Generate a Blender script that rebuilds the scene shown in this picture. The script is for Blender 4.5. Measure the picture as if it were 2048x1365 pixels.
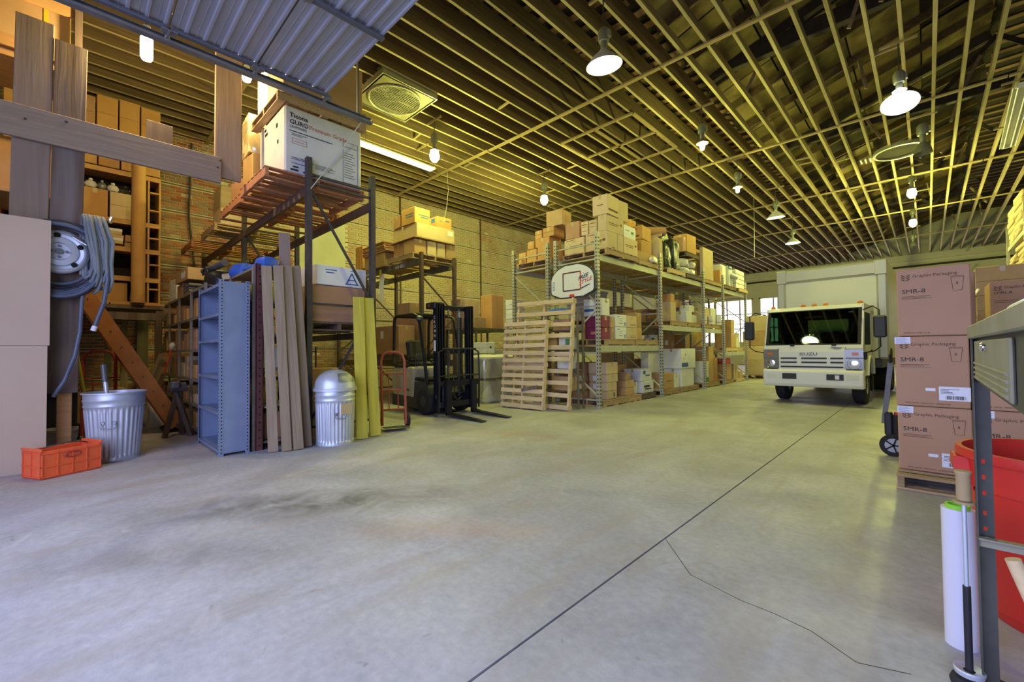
import bpy, math, random
from mathutils import Vector, Matrix, Euler
for o in list(bpy.data.objects): bpy.data.objects.remove(o)
S = bpy.context.scene
COL = S.collection
PI = math.pi
rnd = random.Random(7)

# ------------------------------------------------------------------ camera, sky, daylight, exposure
cam_d = bpy.data.cameras.new('camera'); cam = bpy.data.objects.new('camera', cam_d); COL.objects.link(cam)
cam_d.sensor_width = 36.0; cam_d.lens = 857.0/2048*36.0; cam_d.clip_end = 200; cam_d.clip_start = .05
xw = Vector((.71786008,.69610833,-.01049255)); yd = Vector((-.02273506,.00837675,-.99970643)); fw = Vector((-.69581608,.71788789,.0218394))
m = Matrix((xw, -yd, -fw)).transposed().to_4x4(); m.translation = Vector((0,0,1.2)); cam.matrix_world = m
S.camera = cam
S.view_settings.view_transform = 'Standard'; S.view_settings.look = 'None'
S.view_settings.gamma = 1.0; S.view_settings.use_curve_mapping = False
S.view_settings.exposure = 0.0
W = bpy.data.worlds.new('overcast_sky'); S.world = W; W.use_nodes = True
W.node_tree.nodes['Background'].inputs[0].default_value = (.54,.60,1.0,1)
W.node_tree.nodes['Background'].inputs[1].default_value = 6.1
pd = bpy.data.lights.new('door_portal','AREA'); pd.shape='RECTANGLE'; pd.size=8.4; pd.size_y=4.25; pd.cycles.is_portal=True
po = bpy.data.objects.new('door_portal', pd); COL.objects.link(po); po.location=(-1.0,-2.05,2.13); po.rotation_euler=(PI/2,0,0)
S.cycles.max_bounces = 6; S.cycles.diffuse_bounces = 4; S.cycles.glossy_bounces = 3; S.cycles.transparent_max_bounces = 8
S.cycles.sample_clamp_indirect = 4.0; S.cycles.caustics_reflective = False; S.cycles.caustics_refractive = False
S.cycles.use_denoising = True

LAMP_COL = (.97,1.0,.20); WARM_COL = (1.0,.72,.28)
PW = 0.80

# ------------------------------------------------------------------ materials
M = {}
def mat(name, c, c2=None, scale=(4,4,4), rough=.65, metal=0., bump=0., var=0., spec=.4, detail=4., lo=.3, hi=.7, dist=0., c3=None, big=.35, world=False):
    m = bpy.data.materials.new(name); m.use_nodes = True; nt = m.node_tree; N = nt.nodes; L = nt.links
    b = N['Principled BSDF']; b.inputs['Roughness'].default_value = rough; b.inputs['Metallic'].default_value = metal
    b.inputs['Specular IOR Level'].default_value = spec
    c = tuple(c)+(1,)
    if c2 is None and not var:
        b.inputs['Base Color'].default_value = c
    else:
        tc = N.new('ShaderNodeTexCoord'); mp = N.new('ShaderNodeMapping'); mp.inputs['Scale'].default_value = scale
        L.new(tc.outputs['Object'], mp.inputs['Vector'])
        oi = N.new('ShaderNodeObjectInfo')
        if not world:
            mul = N.new('ShaderNodeVectorMath'); mul.operation='SCALE'; mul.inputs[0].default_value=(37,91,53); L.new(oi.outputs['Random'], mul.inputs['Scale'])
            L.new(mul.outputs[0], mp.inputs['Location'])
        nz = N.new('ShaderNodeTexNoise'); nz.inputs['Detail'].default_value = detail; nz.inputs['Scale'].default_value = 1.0; nz.inputs['Distortion'].default_value = dist
        L.new(mp.outputs[0], nz.inputs['Vector'])
        rp = N.new('ShaderNodeValToRGB'); e = rp.color_ramp.elements
        e[0].position = lo; e[0].color = c; e[1].position = hi; e[1].color = (tuple(c2)+(1,)) if c2 else c
        L.new(nz.outputs['Fac'], rp.inputs['Fac']); out = rp.outputs['Color']
        if c3:
            n2 = N.new('ShaderNodeTexNoise'); n2.inputs['Scale'].default_value = big; n2.inputs['Detail'].default_value = 5
            L.new(mp.outputs[0], n2.inputs['Vector'])
            r2 = N.new('ShaderNodeValToRGB'); r2.color_ramp.elements[0].position=.48; r2.color_ramp.elements[1].position=.68
            L.new(n2.outputs['Fac'], r2.inputs['Fac'])
            mx = N.new('ShaderNodeMixRGB'); mx.inputs[2].default_value = tuple(c3)+(1,); L.new(r2.outputs['Color'], mx.inputs[0]); L.new(out, mx.inputs[1]); out = mx.outputs[0]
        if var:
            mr = N.new('ShaderNodeMapRange'); mr.inputs[3].default_value = 1-var; mr.inputs[4].default_value = 1+var
            L.new(oi.outputs['Random'], mr.inputs[0])
            hs = N.new('ShaderNodeHueSaturation'); L.new(mr.outputs[0], hs.inputs['Value']); L.new(out, hs.inputs['Color']); out = hs.outputs[0]
        L.new(out, b.inputs['Base Color'])
        if bump:
            bp = N.new('ShaderNodeBump'); bp.inputs['Strength'].default_value = bump; bp.inputs['Distance'].default_value = .02
            L.new(nz.outputs['Fac'], bp.inputs['Height']); L.new(bp.outputs[0], b.inputs['Normal'])
    M[name] = m; return m
def emis(name, c, s):
    m = bpy.data.materials.new(name); m.use_nodes = True; nt = m.node_tree
    b = nt.nodes['Principled BSDF']; b.inputs['Base Color'].default_value = (.8,.8,.8,1)
    b.inputs['Emission Color'].default_value = tuple(c)+(1,); b.inputs['Emission Strength'].default_value = s
    M[name] = m; return m

mat('kraft',(.42,.265,.12),(.50,.33,.16),(3,3,3),.75,var=.16)
mat('kraft_red',(.40,.225,.125),(.46,.27,.155),(3,3,3),.75,var=.08)
mat('kraft_orange',(.50,.27,.09),(.58,.33,.12),(3,3,3),.75,var=.12)
mat('kraft_pale',(.55,.42,.24),(.62,.48,.29),(3,3,3),.75,var=.12)
mat('carton_white',(.66,.67,.66),(.76,.77,.75),(3,3,3),.6,var=.08)
mat('carton_magenta',(.26,.03,.10),(.20,.02,.08),(3,3,3),.6)
mat('carton_blue',(.05,.10,.30),rough=.6)
mat('tape',(.48,.36,.19),rough=.3,spec=.5)
mat('paper',(.78,.79,.82),rough=.6)
mat('ink',(.035,.03,.03),rough=.8)
mat('ink_brown',(.12,.06,.035),rough=.8)
mat('ink_orange',(.55,.22,.12),rough=.8)
mat('ink_blue',(.05,.13,.34),rough=.8)
mat('ink_red',(.55,.05,.05),rough=.6)
mat('ink_green',(.08,.24,.10),rough=.8)
mat('pallet_wood',(.33,.225,.115),(.48,.34,.18),(5,40,40),.85,var=.18,bump=.25)
mat('pallet_new',(.56,.42,.22),(.68,.53,.30),(5,30,30),.8,var=.12,bump=.2)
mat('pallet_dark',(.10,.075,.06),(.17,.12,.08),(5,40,40),.85,var=.15)
mat('pallet_red',(.36,.15,.07),(.48,.22,.11),(5,40,40),.85,var=.12)
mat('grey_plank',(.235,.175,.11),(.32,.25,.165),(24,24,1.4),.85,bump=.3,var=.10,dist=1.0)
mat('yellow_plank',(.58,.50,.045),(.42,.38,.06),(24,24,1.4),.8,bump=.2,var=.08,dist=1.)  # yellow lamp light put into the plank colour as extra saturation
mat('board_weathered',(.12,.082,.06),(.165,.12,.09),(16,16,1.1),.85,bump=.3,dist=.6,c3=(.21,.18,.165),big=.35)
mat('board_pale',(.225,.17,.13),(.28,.215,.165),(16,16,1.0),.85,bump=.2,dist=.6,c3=(.25,.19,.15),big=.35)
mat('board_long',(.25,.20,.16),(.31,.25,.195),(16,1.0,16),.85,bump=.2,dist=.6,c3=(.26,.21,.17),big=.35)
mat('shelf_wood',(.50,.27,.09),(.62,.36,.14),(20,3,20),.75,bump=.1,var=.08)
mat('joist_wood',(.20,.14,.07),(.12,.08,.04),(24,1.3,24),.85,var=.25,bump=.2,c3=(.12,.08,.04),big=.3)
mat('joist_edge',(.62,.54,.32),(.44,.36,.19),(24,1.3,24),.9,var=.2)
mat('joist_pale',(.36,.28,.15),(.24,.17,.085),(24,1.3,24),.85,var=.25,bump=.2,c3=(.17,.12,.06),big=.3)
mat('strap_wood',(.46,.36,.20),(.34,.25,.13),(1.3,24,24),.85,var=.12)
mat('deck_wood',(.13,.075,.045),(.27,.18,.10),(2,18,18),.9,var=.45,c3=(.25,.09,.05),big=.9)
mat('deck_ply',(.27,.21,.09),(.16,.12,.055),(2,2,2),.9,var=.45,c3=(.07,.05,.03),big=.5)
mat('roof_black',(.03,.024,.02),rough=.95)
mat('truss_dark',(.07,.055,.045),(.045,.035,.03),(6,6,6),.8)
mat('mortar',(.66,.61,.50),(.54,.49,.40),(6,6,6),.95,bump=.3,world=True)
mat('brick_far',(.40,.30,.20),(.52,.44,.31),(3,3,3),.95,world=True)
mat('wall_cream',(.80,.78,.62),(.74,.72,.57),(1.2,1.2,1.2),.85,world=True)
mat('wall_grey',(.38,.38,.38),(.30,.30,.30),(1.2,1.2,1.2),.85,world=True)
mat('fan_plate',(.30,.28,.18),(.22,.20,.13),(5,5,5),.6,metal=.2)
mat('plaster',(.50,.50,.40),(.60,.60,.48),(1.4,1.4,1.4),.9,bump=.1)
mat('asphalt',(.25,.25,.26),(.32,.32,.33),(3,3,3),.9,world=True)
mat('rack_dark',(.055,.052,.060),(.085,.075,.075),(9,9,9),.5,metal=.3,var=.08)
mat('rack_rust',(.14,.085,.06),(.09,.065,.055),(7,7,7),.6,metal=.2)
mat('rack_galv',(.40,.39,.30),(.50,.49,.40),(9,9,9),.45,metal=.35,var=.06)
mat('rack_beam',(.42,.42,.30),(.50,.50,.38),(7,7,7),.5,metal=.1)
mat('hole',(.008,.008,.008),rough=.9)
mat('steel_blue',(.215,.275,.42),(.25,.315,.465),(5,5,5),.42,metal=.35,spec=.5)
mat('steel_bin',(.30,.27,.22),(.22,.19,.155),(8,8,8),.55,metal=.3,var=.1)
mat('galv',(.50,.545,.62),(.62,.665,.73),(7,7,3),.40,metal=.45,bump=.05)
mat('galv_dark',(.24,.26,.29),(.33,.35,.38),(7,7,7),.45,metal=.7)
mat('chrome',(.75,.76,.78),rough=.15,metal=1.)
mat('black_metal',(.018,.018,.022),(.03,.03,.035),(8,8,8),.45,metal=.3)
mat('mast_black',(.014,.015,.024),(.025,.025,.034),(8,8,8),.35,metal=.4)
mat('rubber',(.016,.016,.017),(.026,.026,.027),(10,10,10),.8)
mat('hose_blue',(.075,.095,.15),(.10,.125,.19),(6,6,6),.45)
mat('hose_grey',(.16,.18,.20),(.22,.25,.25),(6,6,6),.5,var=.1)
mat('hose_black',(.02,.022,.035),(.035,.038,.055),(6,6,6),.4)
mat('red_paint',(.42,.06,.035),(.34,.05,.035),(9,9,9),.45)
mat('truck_red',(.34,.07,.035),rough=.5)
mat('red_plastic',(.62,.032,.022),(.55,.03,.022),(4,4,4),.42)
mat('orange_plastic',(.80,.135,.045),(.74,.12,.045),(4,4,4),.5)
mat('maroon_steel',(.095,.035,.032),(.13,.048,.042),(9,9,9),.55,metal=.2)
mat('rust_paint',(.34,.125,.028),(.42,.17,.045),(6,6,6),.55,bump=.05)
mat('forklift_cream',(.50,.47,.34),(.42,.39,.28),(5,5,5),.45)
mat('forklift_dark',(.055,.052,.042),rough=.6)
mat('truck_white',(.74,.74,.66),(.70,.70,.62),(2,2,2),.32,spec=.5)
mat('truck_box',(.70,.70,.60),(.66,.66,.56),(2,2,2),.45)
mat('aluminium',(.50,.50,.43),rough=.45,metal=.25)
mat('lens_clear',(.20,.205,.185),rough=.10,spec=.9)
mat('lens_amber',(.62,.16,.02),rough=.25)
mat('grille_dark',(.03,.03,.028),rough=.6)
mat('interior',(.05,.055,.05),rough=.8)
mat('door_metal',(.40,.41,.49),(.44,.45,.53),(2,2,2),.42,metal=.25,world=True)
mat('door_bar',(.17,.18,.22),rough=.5,metal=.5)
mat('bench_steel',(.215,.205,.135),(.28,.27,.19),(6,6,6),.55,metal=.1,bump=.05)
mat('bench_leg',(.045,.045,.035),(.075,.075,.06),(8,8,8),.55,metal=.1)  # olive paint, darkened to carry the shade on the legs
mat('wrap_white',(.66,.66,.74),rough=.25,spec=.6)
mat('core_green',(.24,.62,.03),rough=.5)
mat('core_card',(.30,.22,.10),(.40,.30,.15),(8,8,8),.8)
mat('wrap_film',(.62,.60,.50),(.78,.76,.66),(6,6,6),.18,bump=.9,spec=.8,dist=2.)
mat('bag_black',(.02,.024,.02),(.035,.04,.032),(7,7,7),.22,bump=1.0,spec=.7,dist=2.)
mat('sack',(.50,.44,.34),(.60,.54,.43),(9,9,9),.8,bump=.5)
mat('foam_white',(.80,.80,.72),(.72,.72,.62),(3,3,3),.4)
mat('pail_grey',(.42,.43,.50),rough=.5)
mat('bin_black',(.028,.03,.04),rough=.5)
mat('blue_plastic',(.03,.11,.48),rough=.45)
mat('blue_tarp',(.10,.20,.38),(.15,.26,.44),(9,9,9),.5,bump=.6)
mat('hydrant_yellow',(.6,.5,.03),rough=.5)
mat('broom_yellow',(.42,.42,.03),rough=.5)
mat('pole_red',(.62,.08,.03),rough=.4)
mat('copper',(.38,.15,.07),rough=.4,metal=.6)
mat('ceramic',(.70,.68,.62),rough=.3)
mat('backboard_white',(.68,.69,.62),rough=.45)
mat('lamp_metal',(.34,.37,.30),(.28,.30,.25),(8,8,8),.5,metal=.5)
mat('reflector',(.80,.82,.76),rough=.4)
mat('cord',(.55,.55,.45),rough=.6)
mat('cord_dark',(.05,.05,.05),rough=.6)
mat('olive_steel',(.13,.12,.075),(.17,.155,.10),(7,7,7),.55,metal=.2)
mat('tool_grey',(.11,.115,.12),(.16,.16,.165),(9,9,9),.5,metal=.4)
mat('cardboard_sheet',(.51,.385,.285),(.55,.42,.315),(2,2,2),.8)
mat('smr_card',(.43,.245,.135),(.465,.27,.15),(2.5,2.5,2.5),.7,var=.04)
mat('moss_wood',(.15,.14,.08),(.20,.18,.11),(20,20,2),.8,var=.2)
emis('glow_lamp',(1.0,1.0,.80),14); emis('glow_cfl',(1.0,.93,.78),16); emis('glow_tube',(1.0,1.0,.78),7)
emis('glow_small',(.96,1.0,.66),8); emis('glow_window',(1.0,.95,.93),4.0)

def concrete():
    m = bpy.data.materials.new('concrete'); m.use_nodes=True; nt=m.node_tree; N=nt.nodes; L=nt.links; b=N['Principled BSDF']
    b.inputs['Specular IOR Level'].default_value=.35
    tc=N.new('ShaderNodeTexCoord')
    def noise(sc,det,dis=0.,vec=None,rough=.6):
        n=N.new('ShaderNodeTexNoise'); n.inputs['Scale'].default_value=sc; n.inputs['Detail'].default_value=det; n.inputs['Distortion'].default_value=dis; n.inputs['Roughness'].default_value=rough
        L.new(vec or tc.outputs['Object'], n.inputs['Vector']); return n.outputs['Fac']
    def ramp(f,a,b_,ca,cb):
        r=N.new('ShaderNodeValToRGB'); r.color_ramp.elements[0].position=a; r.color_ramp.elements[1].position=b_
        r.color_ramp.elements[0].color=tuple(ca)+(1,); r.color_ramp.elements[1].color=tuple(cb)+(1,); L.new(f,r.inputs['Fac']); return r.outputs['Color']
    def mix(f,a,b_,t='MIX'):
        x=N.new('ShaderNodeMixRGB'); x.blend_type=t
        if isinstance(f,float): x.inputs[0].default_value=f
        else: L.new(f,x.inputs[0])
        for i,v in ((1,a),(2,b_)):
            if isinstance(v,tuple): x.inputs[i].default_value=v+(1,)
            else: L.new(v,x.inputs[i])
        return x.outputs[0]
    base=ramp(noise(.9,9,.6),.30,.68,(.285,.285,.315),(.45,.45,.49))
    fine=ramp(noise(22,6),.3,.7,(.86,.86,.86),(1.1,1.1,1.1)); base=mix(1.0,base,fine,'MULTIPLY')
    # streaky wheel wear along the aisle
    mp=N.new('ShaderNodeMapping'); mp.inputs['Scale'].default_value=(2.2,.45,1); mp.inputs['Rotation'].default_value=(0,0,.5); L.new(tc.outputs['Object'],mp.inputs['Vector'])
    st=ramp(noise(1.6,7,.5,mp.outputs[0]),.5,.78,(0,0,0),(1,1,1)); base=mix(st,base,(.33,.30,.27))
    rust=ramp(noise(1.1,8,1.2,mp.outputs[0],.7),.62,.80,(0,0,0),(.55,.55,.55)); base=mix(rust,base,(.42,.28,.19))
    spots=ramp(noise(5.5,3,.8),.70,.74,(0,0,0),(.7,.7,.7)); base=mix(spots,base,(.24,.225,.21))
    pal=ramp(noise(2.7,6,1.),.62,.72,(0,0,0),(.5,.5,.5)); base=mix(pal,base,(.53,.53,.54))
    # long oily smear
    def smear(loc,rot,sc,strength,colr):
        nonlocal base
        q=N.new('ShaderNodeMapping'); q.vector_type='TEXTURE'; q.inputs['Location'].default_value=loc; q.inputs['Rotation'].default_value=(0,0,rot); q.inputs['Scale'].default_value=sc
        L.new(tc.outputs['Object'],q.inputs['Vector'])
        g=N.new('ShaderNodeTexGradient'); g.gradient_type='SPHERICAL'; L.new(q.outputs[0],g.inputs[0])
        r=ramp(g.outputs['Fac'],.02,.8,(0,0,0),(1,1,1))
        k=mix(1.0,r,ramp(noise(3.2,7,1.),.3,.62,(.1,.1,.1),(1,1,1)),'MULTIPLY')
        k2=mix(1.0,k,(strength,)*3,'MULTIPLY'); base=mix(k2,base,colr)
    smear((-3.55,1.35,0),.93,(1.75,.42,1),1.0,(.13,.128,.13))
    smear((-3.2,.45,0),.75,(1.1,.3,1),.6,(.18,.175,.17))
    smear((-4.4,4.4,0),.6,(1.5,.5,1),.45,(.36,.27,.2))
    smear((-2.3,1.8,0),.7,(.9,.25,1),.5,(.44,.27,.19))
    L.new(base,b.inputs['Base Color'])
    rr=ramp(noise(2.0,6,.3),.3,.7,(.42,.42,.42),(.75,.75,.75)); L.new(rr,b.inputs['Roughness'])
    bp=N.new('ShaderNodeBump'); bp.inputs['Strength'].default_value=.12; bp.inputs['Distance'].default_value=.01; L.new(noise(35,6),bp.inputs['Height']); L.new(bp.outputs[0],b.inputs['Normal'])
    M['concrete']=m
concrete()
def brickmat():
    m = bpy.data.materials.new('brick'); m.use_nodes=True; nt=m.node_tree; N=nt.nodes; L=nt.links; b=N['Principled BSDF']; b.inputs['Roughness'].default_value=.92; b.inputs['Specular IOR Level'].default_value=.15
    ge=N.new('ShaderNodeNewGeometry'); oi=N.new('ShaderNodeObjectInfo')
    ad=N.new('ShaderNodeMath'); ad.operation='ADD'; L.new(ge.outputs['Random Per Island'],ad.inputs[0]); L.new(oi.outputs['Random'],ad.inputs[1])
    fr=N.new('ShaderNodeMath'); fr.operation='FRACT'; L.new(ad.outputs[0],fr.inputs[0])
    r=N.new('ShaderNodeValToRGB'); cr=r.color_ramp
    cr.elements[0].color=(.30,.095,.05,1); cr.elements[1].position=1; cr.elements[1].color=(.46,.36,.24,1)
    for p,c in ((.3,(.38,.13,.065)),(.55,(.44,.20,.10)),(.75,(.33,.22,.14)),(.88,(.26,.15,.11))):
        e=cr.elements.new(p); e.color=c+(1,)
    L.new(fr.outputs[0],r.inputs[0])
    nz=N.new('ShaderNodeTexNoise'); nz.inputs['Scale'].default_value=.55; nz.inputs['Detail'].default_value=7; nz.inputs['Roughness'].default_value=.7; L.new(ge.outputs['Position'],nz.inputs['Vector'])
    sx=N.new('ShaderNodeSeparateXYZ'); L.new(ge.outputs['Position'],sx.inputs[0])
    mr=N.new('ShaderNodeMapRange'); mr.inputs[1].default_value=1; mr.inputs[2].default_value=7; mr.inputs[3].default_value=-.12; mr.inputs[4].default_value=.22; L.new(sx.outputs['Y'],mr.inputs[0])
    a2=N.new('ShaderNodeMath'); a2.operation='ADD'; L.new(nz.outputs['Fac'],a2.inputs[0]); L.new(mr.outputs[0],a2.inputs[1])
    r2=N.new('ShaderNodeValToRGB'); r2.color_ramp.elements[0].position=.47; r2.color_ramp.elements[1].position=.72; r2.color_ramp.elements[1].color=(.8,.8,.8,1); L.new(a2.outputs[0],r2.inputs[0])
    mx=N.new('ShaderNodeMixRGB'); mx.inputs[2].default_value=(.56,.49,.34,1); L.new(r2.outputs[0],mx.inputs[0]); L.new(r.outputs[0],mx.inputs[1])
    L.new(mx.outputs[0],b.inputs['Base Color']); M['brick']=m
brickmat()
def glassmat(name,tint,alpha,rough=.02):
    m=bpy.data.materials.new(name); m.use_nodes=True; nt=m.node_tree; N=nt.nodes; L=nt.links; N.remove(N['Principled BSDF'])
    t=N.new('ShaderNodeBsdfTransparent'); t.inputs[0].default_value=tuple(tint)+(1,)
    g=N.new('ShaderNodeBsdfGlossy'); g.inputs['Roughness'].default_value=rough
    x=N.new('ShaderNodeMixShader'); x.inputs[0].default_value=alpha; L.new(t.outputs[0],x.inputs[1]); L.new(g.outputs[0],x.inputs[2]); L.new(x.outputs[0],N['Material Output'].inputs[0]); M[name]=m
glassmat('glass_green',(.30,.42,.34),.07); glassmat('glass_bulb',(.9,.9,.88),.12); glassmat('film_clear',(.93,.93,.88),.25,.15)

# ------------------------------------------------------------------ mesh builder
class MB:
    def __init__(s): s.v=[]; s.f=[]
    def add(s, vs, fs, mx=None):
        o=len(s.v)
        s.v += [tuple(mx@Vector(p)) if mx is not None else tuple(p) for p in vs]
        s.f += [tuple(i+o for i in f) for f in fs]; return s
    def box(s, c, d, rot=None):
        x,y,z=d[0]/2,d[1]/2,d[2]/2
        vs=[(-x,-y,-z),(x,-y,-z),(x,y,-z),(-x,y,-z),(-x,-y,z),(x,-y,z),(x,y,z),(-x,y,z)]
        fs=[(0,3,2,1),(4,5,6,7),(0,1,5,4),(1,2,6,5),(2,3,7,6),(3,0,4,7)]
        mx=Matrix.Translation(c)
        if rot: mx=mx@Euler(rot).to_matrix().to_4x4()
        return s.add(vs,fs,mx)
    def b2(s, a, b): return s.box([(a[i]+b[i])/2 for i in range(3)],[abs(b[i]-a[i]) for i in range(3)])
    def cbox(s, c, d, ch=.006, rot=None):
        x,y,z=d[0]/2,d[1]/2,d[2]/2; ch=min(ch,x*.8,y*.8,z*.8)
        vs=[]; idx={}
        for sx in (-1,1):
            for sy in (-1,1):
                for sz in (-1,1):
                    for k in range(3):
                        p=[sx*(x-ch),sy*(y-ch),sz*(z-ch)]; p[k]=(sx,sy,sz)[k]*(x,y,z)[k]
                        idx[(sx,sy,sz,k)]=len(vs); vs.append(tuple(p))
        fs=[]
        def fc(k,sg):
            a,b=[i for i in range(3) if i!=k]; r=[]
            for ua,ub in ((-1,-1),(1,-1),(1,1),(-1,1)):
                q=[0,0,0]; q[k]=sg; q[a]=ua; q[b]=ub; r.append(idx[(*q,k)])
            if (sg>0)!=(k!=1): r.reverse()
            return tuple(r)
        for k in range(3):
            for sg in (-1,1): fs.append(fc(k,sg))
        for k in range(3):
            a,b=[i for i in range(3) if i!=k]
            for ua in (-1,1):
                for ub in (-1,1):
                    q0=[0,0,0];q1=[0,0,0];q0[a]=q1[a]=ua;q0[b]=q1[b]=ub;q0[k]=-1;q1[k]=1
                    fs.append((idx[(*q0,a)],idx[(*q1,a)],idx[(*q1,b)],idx[(*q0,b)]))
        for sx in (-1,1):
            for sy in (-1,1):
                for sz in (-1,1): fs.append(tuple(idx[(sx,sy,sz,k)] for k in range(3)))
        mx=Matrix.Translation(c)
        if rot: mx=mx@Euler(rot).to_matrix().to_4x4()
        return s.add(vs,fs,mx)
    def bar(s, p0, p1, w, h, up=(0,0,1)):
        p0=Vector(p0);p1=Vector(p1);d=p1-p0;l=d.length;d.normalize();u=Vector(up)
        if abs(d.dot(u))>.99: u=Vector((1,0,0))
        r=d.cross(u).normalized();u=r.cross(d)
        mx=Matrix((r,d,u)).transposed().to_4x4();mx.translation=(p0+p1)/2
        x,y,z=w/2,l/2,h/2
        vs=[(-x,-y,-z),(x,-y,-z),(x,y,-z),(-x,y,-z),(-x,-y,z),(x,-y,z),(x,y,z),(-x,y,z)]
        return s.add(vs,[(0,3,2,1),(4,5,6,7),(0,1,5,4),(1,2,6,5),(2,3,7,6),(3,0,4,7)],mx)
    def cyl(s, p0, p1, r0, r1=None, n=12, cap=True):
        r1=r0 if r1 is None else r1
        p0=Vector(p0);p1=Vector(p1);d=(p1-p0).normalized();u=Vector((0,0,1)) if abs(d.z)<.9 else Vector((1,0,0))
        a=d.cross(u).normalized();b=d.cross(a)
        vs=[];fs=[]
        for p,r in ((p0,r0),(p1,r1)):
            for i in range(n):
                t=2*PI*i/n; vs.append(p+a*(r*math.cos(t))+b*(r*math.sin(t)))
        for i in range(n):
            j=(i+1)%n; fs.append((i,i+n,j+n,j))
        if cap: fs+= [tuple(range(n)),tuple(reversed(range(n,2*n)))]
        return s.add(vs,fs)
    def lathe(s, prof, n=24, mx=None, cap=False, rf=None):
        vs=[];fs=[]
        for k,(r,z) in enumerate(prof):
            for i in range(n):
                t=2*PI*i/n; q=r*(rf(t,k) if rf else 1); vs.append((q*math.cos(t),q*math.sin(t),z))
        for k in range(len(prof)-1):
            for i in range(n):
                j=(i+1)%n; fs.append((k*n+i,k*n+j,(k+1)*n+j,(k+1)*n+i))
        if cap: fs.append(tuple(reversed(range(n)))); fs.append(tuple(range((len(prof)-1)*n,len(prof)*n)))
        return s.add(vs,fs,mx)
    def prism(s, poly, axis, a, b):
        # poly in the other two axes (cyclic order), from a to b on axis
        n=len(poly);vs=[]
        for t in (a,b):
            for p in poly:
                q=[0,0,0]; o=[i for i in range(3) if i!=axis]; q[o[0]]=p[0];q[o[1]]=p[1];q[axis]=t; vs.append(tuple(q))
        fs=[tuple(range(n)),tuple(reversed(range(n,2*n)))]+[(i,(i+1)%n+0,(i+1)%n+n,i+n) for i in range(n)]
        return s.add(vs,fs)
    def tube(s, pts, r, n=8, closed=False):
        pts=[Vector(p) for p in pts]; N=len(pts); vs=[];fs=[]; prev=None
        for i,p in enumerate(pts):
            if closed: d=(pts[(i+1)%N]-pts[i-1])
            else: d=(pts[min(i+1,N-1)]-pts[max(i-1,0)])
            d.normalize()
            if prev is None:
                u=Vector((0,0,1)) if abs(d.z)<.9 else Vector((1,0,0)); a=d.cross(u).normalized()
            else: a=(prev-d*prev.dot(d)).normalized()
            prev=a; b=d.cross(a)
            for k in range(n):
                t=2*PI*k/n; vs.append(p+a*(r*math.cos(t))+b*(r*math.sin(t)))
        for i in range(N if closed else N-1):
            for k in range(n):
                j=(k+1)%n; i2=(i+1)%N; fs.append((i*n+k,i*n+j,i2*n+j,i2*n+k))
        if not closed: fs+=[tuple(reversed(range(n))),tuple(range((N-1)*n,N*n))]
        return s.add(vs,fs)
    def mesh(s, name, m, smooth=False):
        me=bpy.data.meshes.new(name); me.from_pydata(s.v,[],s.f); me.validate()
        import bmesh
        bm=bmesh.new(); bm.from_mesh(me); bmesh.ops.recalc_face_normals(bm,faces=bm.faces); bm.to_mesh(me); bm.free()
        if m: me.materials.append(M[m])
        if smooth:
            me.polygons.foreach_set('use_smooth',[True]*len(me.polygons))
            try: me.set_sharp_from_angle(angle=.7)
            except Exception: pass
        return me
    def build(s, name, m, parent=None, smooth=False):
        return link(name, s.mesh(name,m,smooth), parent)
def link(name, me, parent=None, loc=None, rot=None):
    o=bpy.data.objects.new(name,me); COL.objects.link(o)
    if parent is not None: o.parent=parent
    if loc: o.location=loc
    if rot: o.rotation_euler=rot
    return o
def tag(o,label,cat,group=None,kind=None):
    if label: o['label']=label
    if cat: o['category']=cat
    if group: o['group']=group
    if kind: o['kind']=kind
    return o
def thing(name,label,cat,loc=(0,0,0),rz=0.,group=None,rot=None):
    o=bpy.data.objects.new(name,None); COL.objects.link(o); o.empty_display_size=.1
    o.location=loc; o.rotation_euler=rot if rot else (0,0,rz); return tag(o,label,cat,group)
def copy_tree(o,parent=None):
    c=o.copy(); COL.objects.link(c)
    if parent is not None: c.parent=parent
    for ch in list(o.children): copy_tree(ch,c)
    return c
def struct(o): o['kind']='structure'; return o
def txt(body,size,m,parent,loc,rot,name='lettering',align='LEFT',sx=1.,bold=0.):
    cu=bpy.data.curves.new(name,'FONT'); cu.body=body; cu.size=size; cu.align_x=align; cu.resolution_u=2; cu.offset=bold; cu.extrude=.0004
    t=bpy.data.objects.new(name,cu); me=bpy.data.meshes.new_from_object(t); bpy.data.objects.remove(t); me.name=name
    me.materials.clear(); me.materials.append(M[m])
    o=link(name,me,parent,loc,rot); o.scale=(sx,1,1); return o
RX=(PI/2,0,PI/2); RY=(PI/2,0,0)     # text on a face looking +X / -Y
def arc(c,r,a0,a1,n,ax=(0,2)):
    out=[]
    for i in range(n+1):
        t=a0+(a1-a0)*i/n; p=list(c); p[ax[0]]+=r*math.cos(t); p[ax[1]]+=r*math.sin(t); out.append(tuple(p))
    return out
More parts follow.
